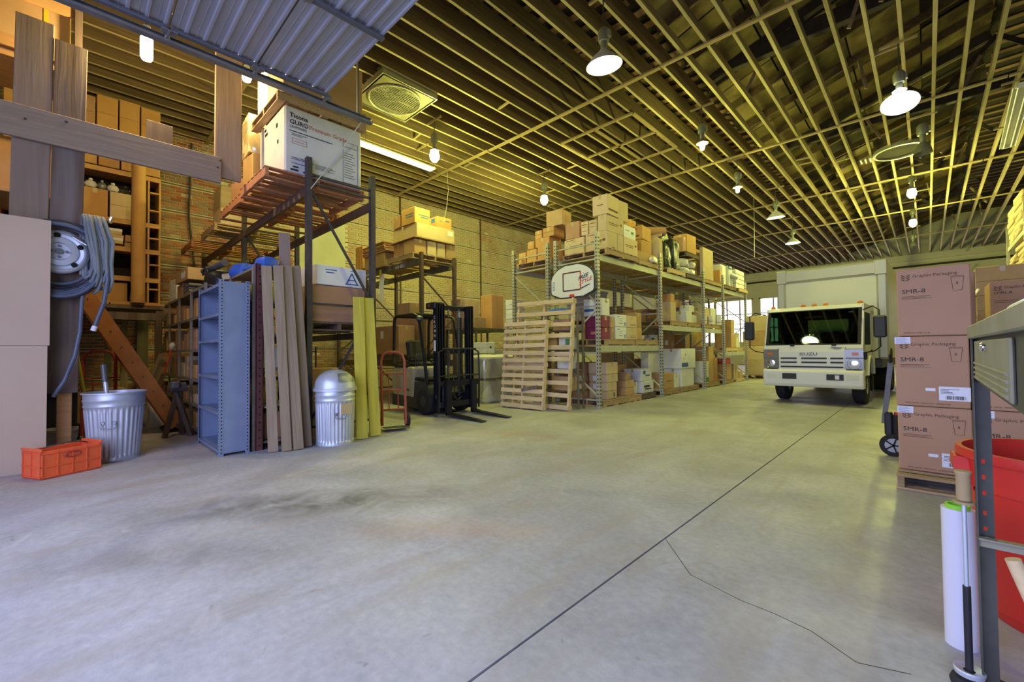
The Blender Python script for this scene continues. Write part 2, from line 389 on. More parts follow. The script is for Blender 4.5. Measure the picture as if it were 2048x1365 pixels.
# ------------------------------------------------------------------ structure
CEIL=6.5; WX=-13.0; RY_=34.0; FX=6.0; FY=-2.0
fl=struct(MB().b2((WX-.3,-14,-.3),(FX+.3,RY_+.3,-.05)).build('floor','grille_dark'))
for (a,b) in ((WX-.3,-1.226),(-1.214,FX+.3)):
    struct(MB().b2((a,FY,-.1),(b,RY_+.3,0)).build('slab','concrete',fl))
struct(MB().b2((WX-.3,-14,-.1),(FX+.3,FY,-.01)).build('floor_apron','asphalt',fl))
cp=[(-1.21,2.62),(-.93,2.30),(-.67,2.23),(-.52,2.22),(-.38,2.19),(-.22,2.09),(-.07,2.15)]; ck=MB()
for i in range(len(cp)-1): ck.bar((*cp[i],.0),(*cp[i+1],.0),.004,.0012)
ck=ck.build('hairline_crack','grille_dark',fl); ck['kind']='stuff'
# left wall: mortar backing, bricks in front
wl=struct(MB().b2((WX-.3,FY-.3,-.3),(WX,RY_+.3,CEIL+.9)).build('wall_left','mortar'))
bl,bh,bd,jt=.203,.062,.022,.012
bm0=MB().cbox((bd/2,0,0),(bd,bl,bh),.004); bme=bm0.mesh('brick','brick')
rv=[];rf=[];big=[]
r2=random.Random(3)
nrow=int((CEIL+.35)/(bh+jt))
for k in range(nrow):
    z=.05+k*(bh+jt)
    if k%9==8: off=.10
    for i in range(int(18.2/(bl+jt))):
        y=-1.9+i*(bl+jt)+(.5*(bl+jt) if k%2 else 0)
        if 4.5<y<6.0 and 3.35<z<5.3: continue
        if k%9==8: continue
        if r2.random()<.006: continue
        pr_=r2.uniform(-.010,.004) - (.016 if k%9==8 else 0)
        if 1.5<y<3.1 and 2.6<z<5.6 and len(big)<300 and k%9!=8: big.append((WX+pr_,y,z)); continue
        o=len(rv); x1=WX+bd+pr_; y0,y1=y-bl/2,y+bl/2; z0,z1=z-bh/2,z+bh/2; c=.006; x0=WX-.01
        rv+=[(x0,y0,z0),(x0,y1,z0),(x0,y1,z1),(x0,y0,z1),(x1,y0+c,z0+c),(x1,y1-c,z0+c),(x1,y1-c,z1-c),(x1,y0+c,z1-c)]
        rf+=[(o+4,o+5,o+6,o+7),(o,o+1,o+5,o+4),(o+1,o+2,o+6,o+5),(o+2,o+3,o+7,o+6),(o+3,o,o+4,o+7)]
for k in range(8,nrow,9):
    z=.05+k*(bh+jt); struct(MB().b2((WX,-1.9,z-.011),(WX+.026,16.2,z+.010)).build('bond_timber','rack_rust',wl))
for p in big: link('brick',bme,wl,p,(0,0,r2.uniform(-.01,.01)))
q=MB(); q.v=rv; q.f=rf; me=bpy.data.meshes.new('brickwork'); me.from_pydata(rv,[],rf); me.materials.append(M['brick'])
bw=link('brickwork',me,wl); bw['kind']='stuff'
struct(MB().b2((WX-.01,4.55,3.4),(WX+.03,5.95,5.25)).build('plaster_patch','plaster',wl))
for y in (3.35,7.9,11.6): struct(MB().cbox((WX+.03,y,3.6),(.06,.05,6.2),.01).build('conduit','rack_rust',wl))
struct(MB().tube([(WX+.06,2.05,6.4),(WX+.06,2.0,4.6),(WX+.06,2.1,3.6),(WX+.06,2.25,2.2)],.022,6).build('cable','cord_dark',wl))
# other walls
wb=struct(MB().b2((WX-.3,RY_,4.75),(FX+.3,RY_+.3,9)).build('wall_rear','wall_cream'))
struct(MB().b2((WX-.3,RY_,-.3),(FX+.3,RY_+.3,1.55)).build('wall_rear_sill','wall_cream',wb))
wins=[(-12.4,-8.9),(-8.5,-5.0),(-4.6,-1.1),(-.6,2.3)]
ed=[WX-.3]+[v for w in wins for v in w]+[FX+.3]
for i in range(0,len(ed),2): struct(MB().b2((ed[i],RY_,1.55),(ed[i+1],RY_+.3,4.75)).build('wall_rear_pier','wall_cream',wb))
struct(MB().b2((WX,RY_-.10,5.78),(FX,RY_,5.88)).build('steel_ledge','truss_dark',wb))
struct(MB().b2((WX,RY_-.16,6.15),(FX,RY_,6.5)).build('wall_plate','wall_cream',wb))
for n,(a,b) in enumerate(wins):
    w=struct(link('window_%d'%(n+1),None)); w.location=(0,RY_,0)
    struct(MB().b2((a,.12,1.55),(b,.14,4.75)).build('pane','glow_window',w))
    fr=MB(); fr.b2((a,-.03,1.55),(a+.09,.12,4.75)).b2((b-.09,-.03,1.55),(b,.12,4.75)).b2((a,-.03,4.66),(b,.12,4.75)).b2((a,-.03,1.55),(b,.12,1.64))
    struct(fr.build('window_frame','wall_cream',w))
    for k in range(1,4): struct(MB().b2((a+(b-a)*k/4-.03,-.02,1.64),(a+(b-a)*k/4+.03,.12,4.66)).build('mullion','rack_rust',w))
    for z in (2.6,3.65): struct(MB().b2((a+.09,0,z-.03),(b-.09,.12,z+.03)).build('transom','rack_rust',w))
struct(MB().b2((FX,FY-.3,-.3),(FX+.3,RY_+.3,9)).build('wall_right','wall_grey'))
wf=struct(MB().b2((WX-.3,FY-.3,-.3),(-5.2,FY,9)).build('wall_front','wall_grey'))
struct(MB().b2((3.2,FY-.3,-.3),(FX+.3,FY,9)).build('wall_front_side','wall_grey',wf))
struct(MB().b2((-5.2,FY-.3,4.25),(3.2,FY,9)).build('wall_front_header','wall_grey',wf))
# ceiling: roof sheets, joists, straps, boards
ce=MB(); prof=[(WX-.3,7.08),(-3.4,7.08),(1.2,8.5),(FX+.3,8.5)]
ce.prism([(p[0],p[1]) for p in prof]+[(p[0],p[1]+.12) for p in reversed(prof)],1,FY-.3,RY_+.3)
ce=struct(ce.build('ceiling','roof_black'))
r3=random.Random(11)
def joistmesh(w,h,ms):
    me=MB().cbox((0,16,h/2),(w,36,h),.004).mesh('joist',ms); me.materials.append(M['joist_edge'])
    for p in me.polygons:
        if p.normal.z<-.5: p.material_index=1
    return me
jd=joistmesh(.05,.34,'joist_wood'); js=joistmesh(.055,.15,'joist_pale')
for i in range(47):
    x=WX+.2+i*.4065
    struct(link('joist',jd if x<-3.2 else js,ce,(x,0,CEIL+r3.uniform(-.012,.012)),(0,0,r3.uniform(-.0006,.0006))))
for y in (2.35,7.64,12.72,18.0,22.6,28.0):
    for k in range(4):
        a=WX+.1+k*4.72; struct(MB().cbox((a+2.36,0,0),(4.70,.085,.035),.004).build('strap','strap_wood',ce)).location=(0,y+r3.uniform(-.03,.03),CEIL-.03)
dk=MB().box((0,0,0),(9.6,.15,.022)).mesh('roof_board','deck_wood'); 
for i in range(100):
    y=-1.8+i*.36
    struct(link('roof_board',dk,ce,(-8.2+r3.uniform(-.1,.1),y,7.05),(0,r3.uniform(-.002,.002),0)))
for i in range(24):          # staggered short boards between, lighter
    y=-1.6+i*1.44; 
    for k in range(3):
        struct(MB().box((0,0,0),(r3.uniform(1.2,2.6),.14,.022)).build('roof_board','deck_wood',ce)).location=(-12+k*3.1+r3.uniform(-.4,.9),y,7.045)
sl=math.atan2(8.5-7.08,4.6)
ply=MB().box((0,0,0),(1.17,2.40,.016)).mesh('plywood_panel','deck_ply')
for i in range(14):
    for k in range(4):
        if r3.random()<.42: continue
        t=(k+.5)/4; struct(link('plywood_panel',ply,ce,(-3.4+4.6*t,-.6+i*2.44,7.06+1.42*t-.03),(0,-sl,0)))
pl2=MB().box((0,0,0),(2.3,.16,.02)).mesh('roof_board','deck_wood')
for i in range(70):
    struct(link('roof_board',pl2,ce,(2.5+r3.uniform(-.1,.1),-1+i*.5,8.48)))
rf_=MB().cbox((0,0,0),(4.75,.05,.18),.004).mesh('rafter','joist_wood')
for i in range(29): struct(link('rafter',rf_,ce,(-1.1,-1.2+i*1.22,7.64),(0,-sl,0)))
for y in (5.0,9.6,14.6,20.0,25.5):
    struct(MB().cbox((1.4,y,7.15),(9.2,.16,.30),.01).build('tie_beam','truss_dark',ce))
    struct(MB().bar((-3.3,y,7.0),(1.2,y,8.3),.12,.2).build('truss_chord','truss_dark',ce))
    for x0,x1 in ((-1.8,-.8),(.3,-.8),(.3,1.3),(2.4,1.3),(2.4,3.6)):
        struct(MB().bar((x0,y,7.2),(x1,y,8.25),.05,.10).build('truss_web','truss_dark',ce))
for i in range(34):          # hangers and diagonal braces between joists and roof
    x=r3.uniform(-3.2,3.4); y=r3.uniform(2,28); 
    struct(MB().bar((x,y,6.55),(x+r3.uniform(-.5,.5),y+r3.uniform(-.4,.4),7.15),.03,.06).build('brace','strap_wood',ce))
for i in range(26):          # short cross bridging
    x=WX+.2+r3.randrange(6,40)*.4065; y=r3.uniform(1.5,22)
    struct(MB().bar((x+.02,y,6.53),(x+.39,y+r3.uniform(-.05,.05),6.53),.05,.03).build('bridging','strap_wood',ce))
# ladder-like opening frame hanging on the joists
for (a,b) in (((-6.6,8.7,6.47),(-4.6,8.7,6.47)),((-6.6,11.0,6.47),(-4.6,11.0,6.47)),((-6.6,8.7,6.47),(-6.6,11.0,6.47)),((-4.6,8.7,6.47),(-4.6,11.0,6.47)),((-5.6,8.7,6.47),(-5.6,11.0,6.47)),((-6.6,9.85,6.47),(-4.6,9.85,6.47))):
    struct(MB().bar(a,b,.06,.04).build('hatch_frame','strap_wood',ce))

# overhead door, raised flat under the ceiling
DZ=4.27
dr=struct(link('door_1',None)); dr.location=(0,0,DZ)
x0,x1=-5.05,3.1; ys=[-1.9,-1.31,-.72,-.05,.62,1.36,2.10]
ribs=[]
def section(y0,y1):
    n=5; w=(y1-y0)/n; pr=[]
    for i in range(n):
        a=y0+i*w
        pr+=[(a,0),(a+w*.36,0),(a+w*.40,-.006),(a+w*.43,0),(a+w*.70,0),(a+w*.76,-.022),(a+w*.90,-.022),(a+w*.96,0)]
    pr.append((y1,0)); v=[];f=[]
    for (y,z) in pr: v+=[(x0,y,z),(x1,y,z),(x1,y,z+.03),(x0,y,z+.03)]
    for i in range(len(pr)-1):
        k=i*4; f+=[(k,k+1,k+5,k+4),(k+2,k+3,k+7,k+6),(k+3,k,k+4,k+7),(k+1,k+2,k+6,k+5)]
    b=MB(); b.add(v,f); return b
for i in range(6): struct(section(ys[i]+.006,ys[i+1]-.006).build('door_panel','door_metal',dr))
for x in (x0+.04,-3.72,-1.6,.5,2.9):
    for i in range(6): struct(MB().cbox((x,(ys[i]+ys[i+1])/2,-.04),(.06,ys[i+1]-ys[i]-.02,.03),.004).build('stile','door_bar',dr))
for x in (x0+.04,-3.72,-1.6):
    for y in ys[1:-1]:
        h=MB().cbox((x,y,-.062),(.07,.12,.012),.003); h.cyl((x-.035,y,-.072),(x+.035,y,-.072),.012,n=8); struct(h.build('hinge','galv_dark',dr))
for y in ys[1:]:
    h=MB().cyl((x0-.10,y,-.06),(x0+.03,y,-.06),.008,n=6); h.cyl((x0-.11,y,-.06),(x0-.075,y,-.06),.024,n=10); h.box((x0-.0,y,-.04),(.05,.09,.05)); struct(h.build('roller','galv_dark',dr))
t=MB(); xt=x0-.10; t.b2((xt-.03,-1.9,-.10),(xt+.03,2.72,-.094)).b2((xt-.036,-1.9,-.10),(xt-.03,2.72,-.02)).b2((xt+.03,-1.9,-.10),(xt+.036,2.72,-.075)).b2((xt-.03,-1.9,-.026),(xt+.0,2.72,-.02))
struct(t.build('door_track','galv_dark',dr))
for y in (2.55,):
    h=MB().b2((xt-.045,y-.018,-.05),(xt-.04,y+.018,CEIL-DZ)).b2((xt-.045,y-.018,-.05),(xt-.01,y-.014,CEIL-DZ))
    for k in range(26): h.box((xt-.0395,y,.0+k*.08),(.004,.014,.03))
    struct(h.build('track_hanger','galv_dark',dr))
struct(MB().tube([(xt-.05,2.62,-.06),(xt-.25,2.4,-.5),(xt-.40,2.1,-1.0)],.006,5).build('door_cord','cord',dr))

# ------------------------------------------------------------------ lamps
def plight(parent,z,watt,col,r=.10):
    l=bpy.data.lights.new('lamp_light','POINT'); l.energy=watt*PW; l.color=col; l.shadow_soft_size=r
    o=bpy.data.objects.new('lamp_light',l); COL.objects.link(o); o.parent=parent; o.location=(0,0,z)
def pendant(label,x,y,z,kind,watt,col,tilt=0.,group=None,glow='glow_lamp',s=1.):
    t=thing('pendant_lamp',label,'lamp',(x,y,z),0,group)
    top=CEIL-z
    MB().cyl((0,0,.52*s),(0,0,top),.010,n=6).build('hanger_rod','cord_dark',t); MB().b2((-.25,-.02,top-.02),(.25,.02,top+.016)).build('mount_bar','strap_wood',t)
    b=MB().lathe([(.0,.36*s),(.075*s,.36*s),(.085*s,.40*s),(.085*s,.52*s),(.06*s,.56*s),(0,.56*s)],14); b.box((.085*s,0,.45*s),(.05*s,.07*s,.1*s)); b.build('ballast','lamp_metal',t,True)
    MB().lathe([(.045*s,.37*s),(.05*s,.30*s),(.035*s,.22*s)],12).build('neck','lamp_metal',t,True)
    if kind=='dish':
        d=MB().lathe([(.04*s,.24*s),(.07*s,.20*s),(.16*s,.13*s),(.245*s,.03*s),(.27*s,0),(.262*s,0),(.235*s,.035*s),(.15*s,.125*s),(.06*s,.19*s),(.03*s,.21*s)],28).build('shade','reflector',t,True); d.rotation_euler=(tilt,0,0)
        e=MB().lathe([(0,.012*s),(.12*s,.006*s),(.225*s,.022*s),(.235*s,.03*s),(.10*s,.06*s),(0,.07*s)],28).build('lens',glow,t,True); e.rotation_euler=(tilt,0,0)
        if glow=='glow_lamp' and tilt<-.2: MB().lathe([(.085*s,.205*s),(.098*s,.222*s),(.055*s,.25*s)],22).build('vent_glow',glow,t,True)
    elif kind=='bulb':
        MB().lathe([(.035*s,.26*s),(.06*s,.22*s),(.10*s,.17*s),(.105*s,.165*s),(.06*s,.21*s),(.03*s,.24*s)],18).build('shade','lamp_metal',t,True)
        MB().lathe([(0,-.10*s),(.05*s,-.085*s),(.10*s,-.02*s),(.115*s,.05*s),(.10*s,.12*s),(.05*s,.19*s),(.03*s,.22*s)],18).build('bulb',glow,t,True)
    elif kind=='small':
        MB().lathe([(.03*s,.26*s),(.05*s,.22*s),(.12*s,.14*s),(.125*s,.135*s),(.05*s,.20*s),(.03*s,.22*s)],18).build('shade','lamp_metal',t,True)
        MB().lathe([(0,-.02*s),(.04*s,0),(.055*s,.06*s),(.045*s,.13*s),(.03*s,.2*s)],14).build('bulb',glow,t,True)
    elif kind=='off':
        MB().lathe([(.035*s,.24*s),(.10*s,.16*s),(.13*s,.04*s),(.135*s,.02*s),(.12*s,.05*s),(.03*s,.22*s)],18).build('shade','lamp_metal',t,True)
        MB().lathe([(0,-.06*s),(.06*s,-.04*s),(.10*s,.03*s),(.04*s,.16*s)],16).build('bulb','glass_bulb',t,True)
    if watt and kind=='dish':
        l=bpy.data.lights.new('lamp_light','AREA'); l.shape='DISK'; l.size=.42*s; l.energy=watt*PW*.42; l.color=col
        o=bpy.data.objects.new('lamp_light',l); COL.objects.link(o); o.parent=t; o.location=(0,0,-.02); o.rotation_euler=(tilt,0,0); plight(t,.30*s,watt*.26,col,.05)
    elif watt: plight(t,-.16*s,watt,col)
    return t
pendant('large round dish pendant lamp nearest the camera, glowing white',-3.36,5.5,5.42,'dish',190,LAMP_COL,.12)
pendant('tilted dish pendant lamp with a second glowing tier, high on the right',-.25,10.0,5.42,'dish',300,LAMP_COL,-.35)
pendant('bright globe pendant lamp beside the end of the fluorescent tube light',-8.0,5.77,5.62,'bulb',400,LAMP_COL)
pendant('bright globe pendant lamp above the brown cartons on the rear rack row',-8.1,9.8,5.62,'bulb',400,LAMP_COL)
pendant('small pendant lamp with stubby bulb, nearer of two over the aisle',-3.44,9.6,5.55,'small',110,LAMP_COL,glow='glow_small')
pendant('small pendant lamp with stubby bulb, farther of two over the aisle',-3.71,12.95,5.55,'small',110,LAMP_COL,glow='glow_small')
pendant('bright dish pendant lamp above the far half of the pallet rack',-3.51,16.24,5.5,'dish',300,LAMP_COL,.1)
pendant('shallow dish pendant lamp hanging lowest before the truck box',-3.85,20.5,5.45,'dish',520,LAMP_COL,0)
pendant('glaring globe lamp over the truck, upper of two in line',-.23,17.2,5.65,'bulb',420,LAMP_COL)
pendant('glaring globe lamp over the truck, lower of two in line',-.28,21.4,5.65,'bulb',600,LAMP_COL)
pendant('unlit small pendant lamp just below the two globe lamps over the truck',-.36,26.0,5.6,'off',0,LAMP_COL)
pendant('unlit bell-shaped pendant lamp behind the tilted dish lamp',.03,13.6,5.6,'off',0,LAMP_COL,s=1.25)
# bare fluorescent bulbs at the left bay
t=thing('cfl_lamp','long glaring compact fluorescent bulb under the raised door track','lamp',(-6.75,.62,4.98))
MB().cyl((0,0,.20),(0,0,CEIL-4.98),.008,n=6).build('cord','cord_dark',t); MB().lathe([(.0,.22),(.04,.22),(.045,.12),(.03,.10)],12).build('socket','reflector',t,True)
MB().lathe([(0,-.20),(.05,-.19),(.062,-.16),(.062,.07),(.04,.10),(0,.11)],14).build('bulb','glow_cfl',t,True); plight(t,-.28,190,WARM_COL,.08)
t=thing('bulb_lamp','small round glowing bulb right of the hanging timber post','lamp',(-7.0,1.75,5.22))
MB().cyl((0,0,.12),(0,0,CEIL-5.22),.007,n=6).build('cord','cord_dark',t); MB().lathe([(0,.15),(.035,.15),(.04,.08),(.03,.07)],12).build('socket','lamp_metal',t,True)
MB().lathe([(0,-.09),(.05,-.07),(.065,-.02),(.05,.05),(.03,.08)],14).build('bulb','glow_small',t,True); plight(t,-.18,110,WARM_COL,.08)
# fluorescent strips
def strip(label,a,b,lit,watt):
    a=Vector(a);b=Vector(b); t=thing('fluorescent_light',label,'lamp',((a+b)/2)[:],math.atan2(b.y-a.y,b.x-a.x))
    l=(b-a).length
    h=MB(); h.prism([(-.06,.07),(.06,.07),(.14,.0),(.13,-.005),(.05,.055),(-.05,.055),(-.13,-.005),(-.14,0)],0,-l/2,l/2); h.build('reflector','reflector',t)
    for s in (-.06,.06): MB().cyl((-l/2+.03,s,.0),(l/2-.03,s,.0),.019,n=10).build('tube','glow_tube' if lit else 'reflector',t,True)
    for s in (-1,1): MB().cbox((s*(l/2-.02),0,.02),(.04,.2,.07),.006).build('end_cap','reflector',t); MB().cyl((s*l*.35,0,.07),(s*l*.35,0,CEIL-t.location.z),.006,n=5).build('hanger','cord_dark',t); MB().b2((s*l*.35-.02,-.25,CEIL-t.location.z-.02),(s*l*.35+.02,.25,CEIL-t.location.z+.016)).build('mount_bar','strap_wood',t)
    if watt:
        for s in (-.3,.3):
            o=bpy.data.lights.new('tube_light','AREA'); o.shape='RECTANGLE'; o.size=l*.45; o.size_y=.12; o.energy=watt*PW; o.color=LAMP_COL
            q=bpy.data.objects.new('tube_light',o); COL.objects.link(q); q.parent=t; q.location=(s*l,0,-.05)
strip('lit twin tube fluorescent light under the joists right of the white bulk box',(-9.25,4.4,6.0),(-9.3,6.66,6.0),True,60)
strip('unlit fluorescent light fixture with bare tubes at the right frame edge',(1.43,12.6,6.15),(1.55,16.3,6.15),False,0)
t=thing('vent_collar','dark round vent collar under the joists behind the tilted dish lamp','vent',(-.42,15.55,6.44))
MB().lathe([(.50,.0),(.56,.0),(.56,.10),(.50,.10),(.50,0)],36).build('collar','rack_galv',t,True); MB().lathe([(0,.05),(.50,.05),(.50,.06),(0,.06)],36).build('dark_panel','roof_black',t)
for k in range(3): MB().cyl((-.62-.1*k,-.1,.02),(-.62-.1*k,.25,.02),.025,n=8).build('duct_rib','rack_galv',t,True)
# exhaust fan
t=thing('exhaust_fan','square framed ceiling exhaust fan with round mesh grille','fan',(-7.78,4.63,6.40))
f=MB(); f.b2((-.62,-.62,0),(.62,-.57,.12)).b2((-.62,.57,0),(.62,.62,.12)).b2((-.62,-.57,0),(-.57,.57,.12)).b2((.57,-.57,0),(.62,.57,.12)); f.build('housing','rack_galv',t)
b=MB(); n=32; vs=[];
for i in range(n):
    a=2*PI*i/n; r=.53; q=.60/max(abs(math.cos(a)),abs(math.sin(a))); vs+=[(r*math.cos(a),r*math.sin(a),0),(q*math.cos(a),q*math.sin(a),0)]
b.add(vs,[(2*i,2*i+1,(2*i+3)%(2*n),(2*i+2)%(2*n)) for i in range(n)]); b.build('shroud_plate','fan_plate',t)
MB().tube(arc((0,0,-.01),.52,0,2*PI*(31/32),31,(0,1)),.022,6,True).build('grille_ring','rack_galv',t)
g=MB()
for i in range(-11,12):
    c=i*.045; l=math.sqrt(max(.51**2-c*c,0))
    g.box((c,0,-.01),(.008,2*l,.008)); g.box((0,c,-.006),(2*l,.008,.008))
o=g.build('grille','rack_galv',t); o['kind']='stuff'
for k in range(4):
    MB().box((.26,0,.09),(.40,.20,.01),(.5,0,0)).build('blade','tool_grey',t).rotation_euler=(0,0,k*PI/2+.3)
MB().cyl((0,0,.03),(0,0,.2),.11,n=16).build('motor','tool_grey',t)
MB().b2((-.6,-.6,.2),(.6,.6,.21)).build('back_plate','roof_black',t)
# hanging cords
for (l,pts) in (('pale cord dangling from the ceiling beside the globe lamp by the brick wall',[(-9.956,7.62,6.52),(-9.90,7.62,5.88),(-9.93,7.58,5.4),(-9.97,7.52,5.03)]),('thin dark cord dangling from the ceiling above the far pallet rack',[(-4.3,16.8,6.5),(-4.3,16.8,5.4),(-4.33,16.85,4.4)])):
    tag(MB().tube(pts,.006,6).build('hanging_cord','cord'),l,'cord')
# ------------------------------------------------------------------ generic goods
tr=random.Random(5)
def carton(label,x0,x1,y0,y1,z0,z1,m='kraft',rz=None,group=None,tape=True,stick=None,marks=None,name='carton',cat='box',seam=False,tapem='tape'):
    if rz is None: rz=tr.uniform(-.025,.025)
    w,d,h=x1-x0,y1-y0,z1-z0
    t=thing(name,label,cat,((x0+x1)/2,(y0+y1)/2,z0),rz,group)
    MB().cbox((0,0,h/2),(w-.012,d-.012,h-.002),.008).build('body',m,t)
    X=w/2-.006; Y=d/2-.006
    if tape:
        b=MB()
        if w>=d:   # tape runs along X, folds down both ends
            tw=.03
            b.b2((-X-.0015,-tw,h-.001),(X+.0015,tw,h+.0015)); b.b2((X,-tw,h-.09),(X+.0015,tw,h+.0015)); b.b2((-X-.0015,-tw,h-.09),(-X,tw,h+.0015))
        else:
            tw=.03
            b.b2((-tw,-Y-.0015,h-.001),(tw,Y+.0015,h+.0015)); b.b2((-tw,-Y-.0015,h-.09),(tw,-Y,h+.0015)); b.b2((-tw,Y,h-.09),(tw,Y+.0015,h+.0015))
        b.build('tape',tapem,t)
    if seam: MB().b2((X,-Y+.01,h*.5-.004),(X+.0025,Y-.01,h*.5)).b2((-X+.01,-Y-.0025,h*.5-.004),(X-.01,-Y,h*.5)).build('flap_seam','ink_brown',t)
    if stick:
        for (f,u,v,a,c) in (stick if isinstance(stick,list) else [stick]):   # face, centre along face (-.5..) , height fraction, width, height
            if f=='x': MB().b2((X,u*d-a/2,v*h-c/2),(X+.002,u*d+a/2,v*h+c/2)).build('sticker','paper',t)
            else: MB().b2((u*w-a/2,-Y-.002,v*h-c/2),(u*w+a/2,-Y,v*h+c/2)).build('sticker','paper',t)
    if marks:
        mm,spec=marks; b=MB()
        for (f,u,v,a,c) in spec:
            if f=='x': b.b2((X,u*d-a*d/2,v*h-c*h/2),(X+.0015,u*d+a*d/2,v*h+c*h/2))
            else: b.b2((u*w-a*w/2,-Y-.0015,v*h-c*h/2),(u*w+a*w/2,-Y,v*h+c*h/2))
        b.build('printed_mark',mm,t)['kind']='stuff'
    return t
_pm={}
def pallet(label,x0,x1,y0,y1,z,m='pallet_wood',rz=0.,group=None,along='y',h=.135):
    """deck boards run along X if along=='y' (stringers along Y)"""
    t=thing('pallet',label,'pallet',((x0+x1)/2,(y0+y1)/2,z),rz,group)
    w,d=x1-x0,y1-y0; swap=along=='x'
    if swap: w,d=d,w
    key=(round(w,3),round(d,3),m,swap,h)
    if key not in _pm:
        e=MB().cbox((0,0,0),(w,.095,.02) if not swap else (.095,w,.02),.003).mesh('deck_board',m)
        s=MB().cbox((0,0,0),(.045,d,h-.04) if not swap else (d,.045,h-.04),.003).mesh('stringer',m); _pm[key]=(e,s)
    e,s=_pm[key]
    def at(o,a,b,zz): o.location=(a,b,zz) if not swap else (b,a,zz)
    n=max(5,int(d/.16))
    for k in range(n): at(link('deck_board',e,t),0,-d/2+.048+(d-.096)*k/(n-1),h-.01)
    for k in range(3): at(link('stringer',s,t),-w/2+.03+(w-.06)*k/2,0,h/2)
    for k in range(3): at(link('bottom_board',e,t),0,-d/2+.048+(d-.096)*k/2,.01)
    return t
def sheetpack(label,x0,x1,y0,y1,z,n,th,m,group=None,name='cardboard_stack'):
    t=thing(name,label,'cardboard',((x0+x1)/2,(y0+y1)/2,z),0,group)
    for k in range(n): MB().cbox((tr.uniform(-.015,.015),tr.uniform(-.015,.015),th*(k+.5)),(x1-x0,y1-y0,th*.86),.004,(0,0,tr.uniform(-.03,.03))).build('flat_carton',m,t)
    return t
def blob(mbseed,w,d,h,n=18,rows=9,amp=.07,top=.75,flat=.0):
    q=random.Random(mbseed); v=[];f=[]
    ph=[q.uniform(0,6.28) for _ in range(6)]
    for k in range(rows+1):
        t=k/rows; s=1-.30*max(0,(t-top)/(1-top))**2 if top<1 else 1
        if k==rows: s*=.55
        if k==0: s*=.93
        for i in range(n):
            a=2*PI*i/n; c,sn=math.cos(a),math.sin(a); sq=1/max(abs(c),abs(sn))**.72
            wob=1+amp*math.sin(3*a+ph[0]+2.2*t)+amp*.7*math.sin(5*a+ph[1]-4*t)+amp*.5*math.sin(9*t+ph[2]+2*a)+q.uniform(-amp*.35,amp*.35)
            v.append((w/2*sq*c*s*wob*.86,d/2*sq*sn*s*wob*.86,h*t*(1+.0*a)))
    for k in range(rows):
        for i in range(n):
            j=(i+1)%n; f.append((k*n+i,k*n+j,(k+1)*n+j,(k+1)*n+i))
    f.append(tuple(reversed(range(n)))); f.append(tuple(range(rows*n,(rows+1)*n)))
    return MB().add(v,f)

# ------------------------------------------------------------------ timber frame at the left
fr_=thing('timber_scaffold','rough timber frame of wide upright and crossing boards at left','frame',(-6.83,0,0))  # frame, hose reel and hose bundle moved back and scaled up about the camera
def fboard(a,b,m,tilt=0.,name='board'):
    c=[(a[i]+b[i])/2 for i in range(3)]; return MB().cbox((0,0,0),[abs(b[i]-a[i]) for i in range(3)],.006,(tilt,0,0)).build(name,m,fr_), c
for (a,b,mm,tl) in (((-.055,-.46,.0),(-.01,-.178,4.85),'board_pale',-.012),((-.05,-.167,.78),(-.005,.091,4.70),'board_weathered',-.012),((.0,-1.1,3.495),(.045,1.40,3.845),'board_long',0),((-.05,1.34,3.59),(.0,1.65,CEIL-.005),'board_pale',-.004),((-.06,.634,3.845),(-.015,.892,4.10),'board_weathered',0)):
    o,c=fboard(a,b,mm,tl); o.location=c
o,c=fboard((-.12,-.10,0),(-.065,.02,4.4),'shelf_wood',0,'post'); o.location=c
b=MB(); 
for (y,z) in ((1.36,3.7),(1.39,3.8),(-.35,3.7),(-.05,3.78)): b.cyl((.045,y,z),(.052,y,z),.012,n=8)
b.build('nail','rack_dark',fr_)['kind']='stuff'
t=thing('cardboard_sheet','tall flat creased cardboard sheet standing at the left edge','cardboard',(-6.62,-.905,0))
MB().b2((-.012,-.75,0),(.0,.74,1.30)).build('lower_panel','cardboard_sheet',t); MB().b2((-.004,-.75,1.302),(.008,.755,2.62)).build('upper_panel','cardboard_sheet',t)
MB().b2((-.006,-.75,1.296),(-.002,.74,1.306)).build('crease','ink_brown',t)
# orange crate
t=thing('plastic_crate','orange ribbed plastic crate on the floor before the cardboard sheet','crate',(-6.355,-.04,0),.45)
cw,cd,ch=.30,.46,.27; b=MB()
for s in (-1,1):
    b.cbox((s*(cw/2-.006),0,ch/2),(.012,cd,ch),.003); b.cbox((0,s*(cd/2-.006),ch/2),(cw,.012,ch),.003)
b.box((0,0,.008),(cw,cd,.012)); b.build('shell','orange_plastic',t)
b=MB()
for s in (-1,1):
    for k in range(5): b.box((s*(cw/2+.004),-cd/2+cd*k/4*.99+.003,ch/2),(.012,.010,ch-.02))
    for z in (.02,.12,.245): b.box((s*(cw/2+.004),0,z),(.012,cd+.02,.010))
    for k in range(3): b.box((-cw/2+.01+(cw-.02)*k/2,s*(cd/2+.004),ch/2),(.010,.012,ch-.02))
    for z in (.02,.12,.245): b.box((0,s*(cd/2+.004),z),(cw+.02,.012,.010))
b.build('rib','orange_plastic',t)['kind']='stuff'
b=MB(); b.cbox((0,cd/2+.004,ch+.012),(cw+.02,.02,.03),.004).cbox((0,-cd/2-.004,ch+.012),(cw+.02,.02,.03),.004); b.build('rim','orange_plastic',t)['kind']='stuff'
MB().tube(arc((cw/2+.010,0,.205),.028,0,2*PI*15/16,15,(1,2)),.006,6,True).build('hand_hold','red_paint',t).scale=(1,2,1)
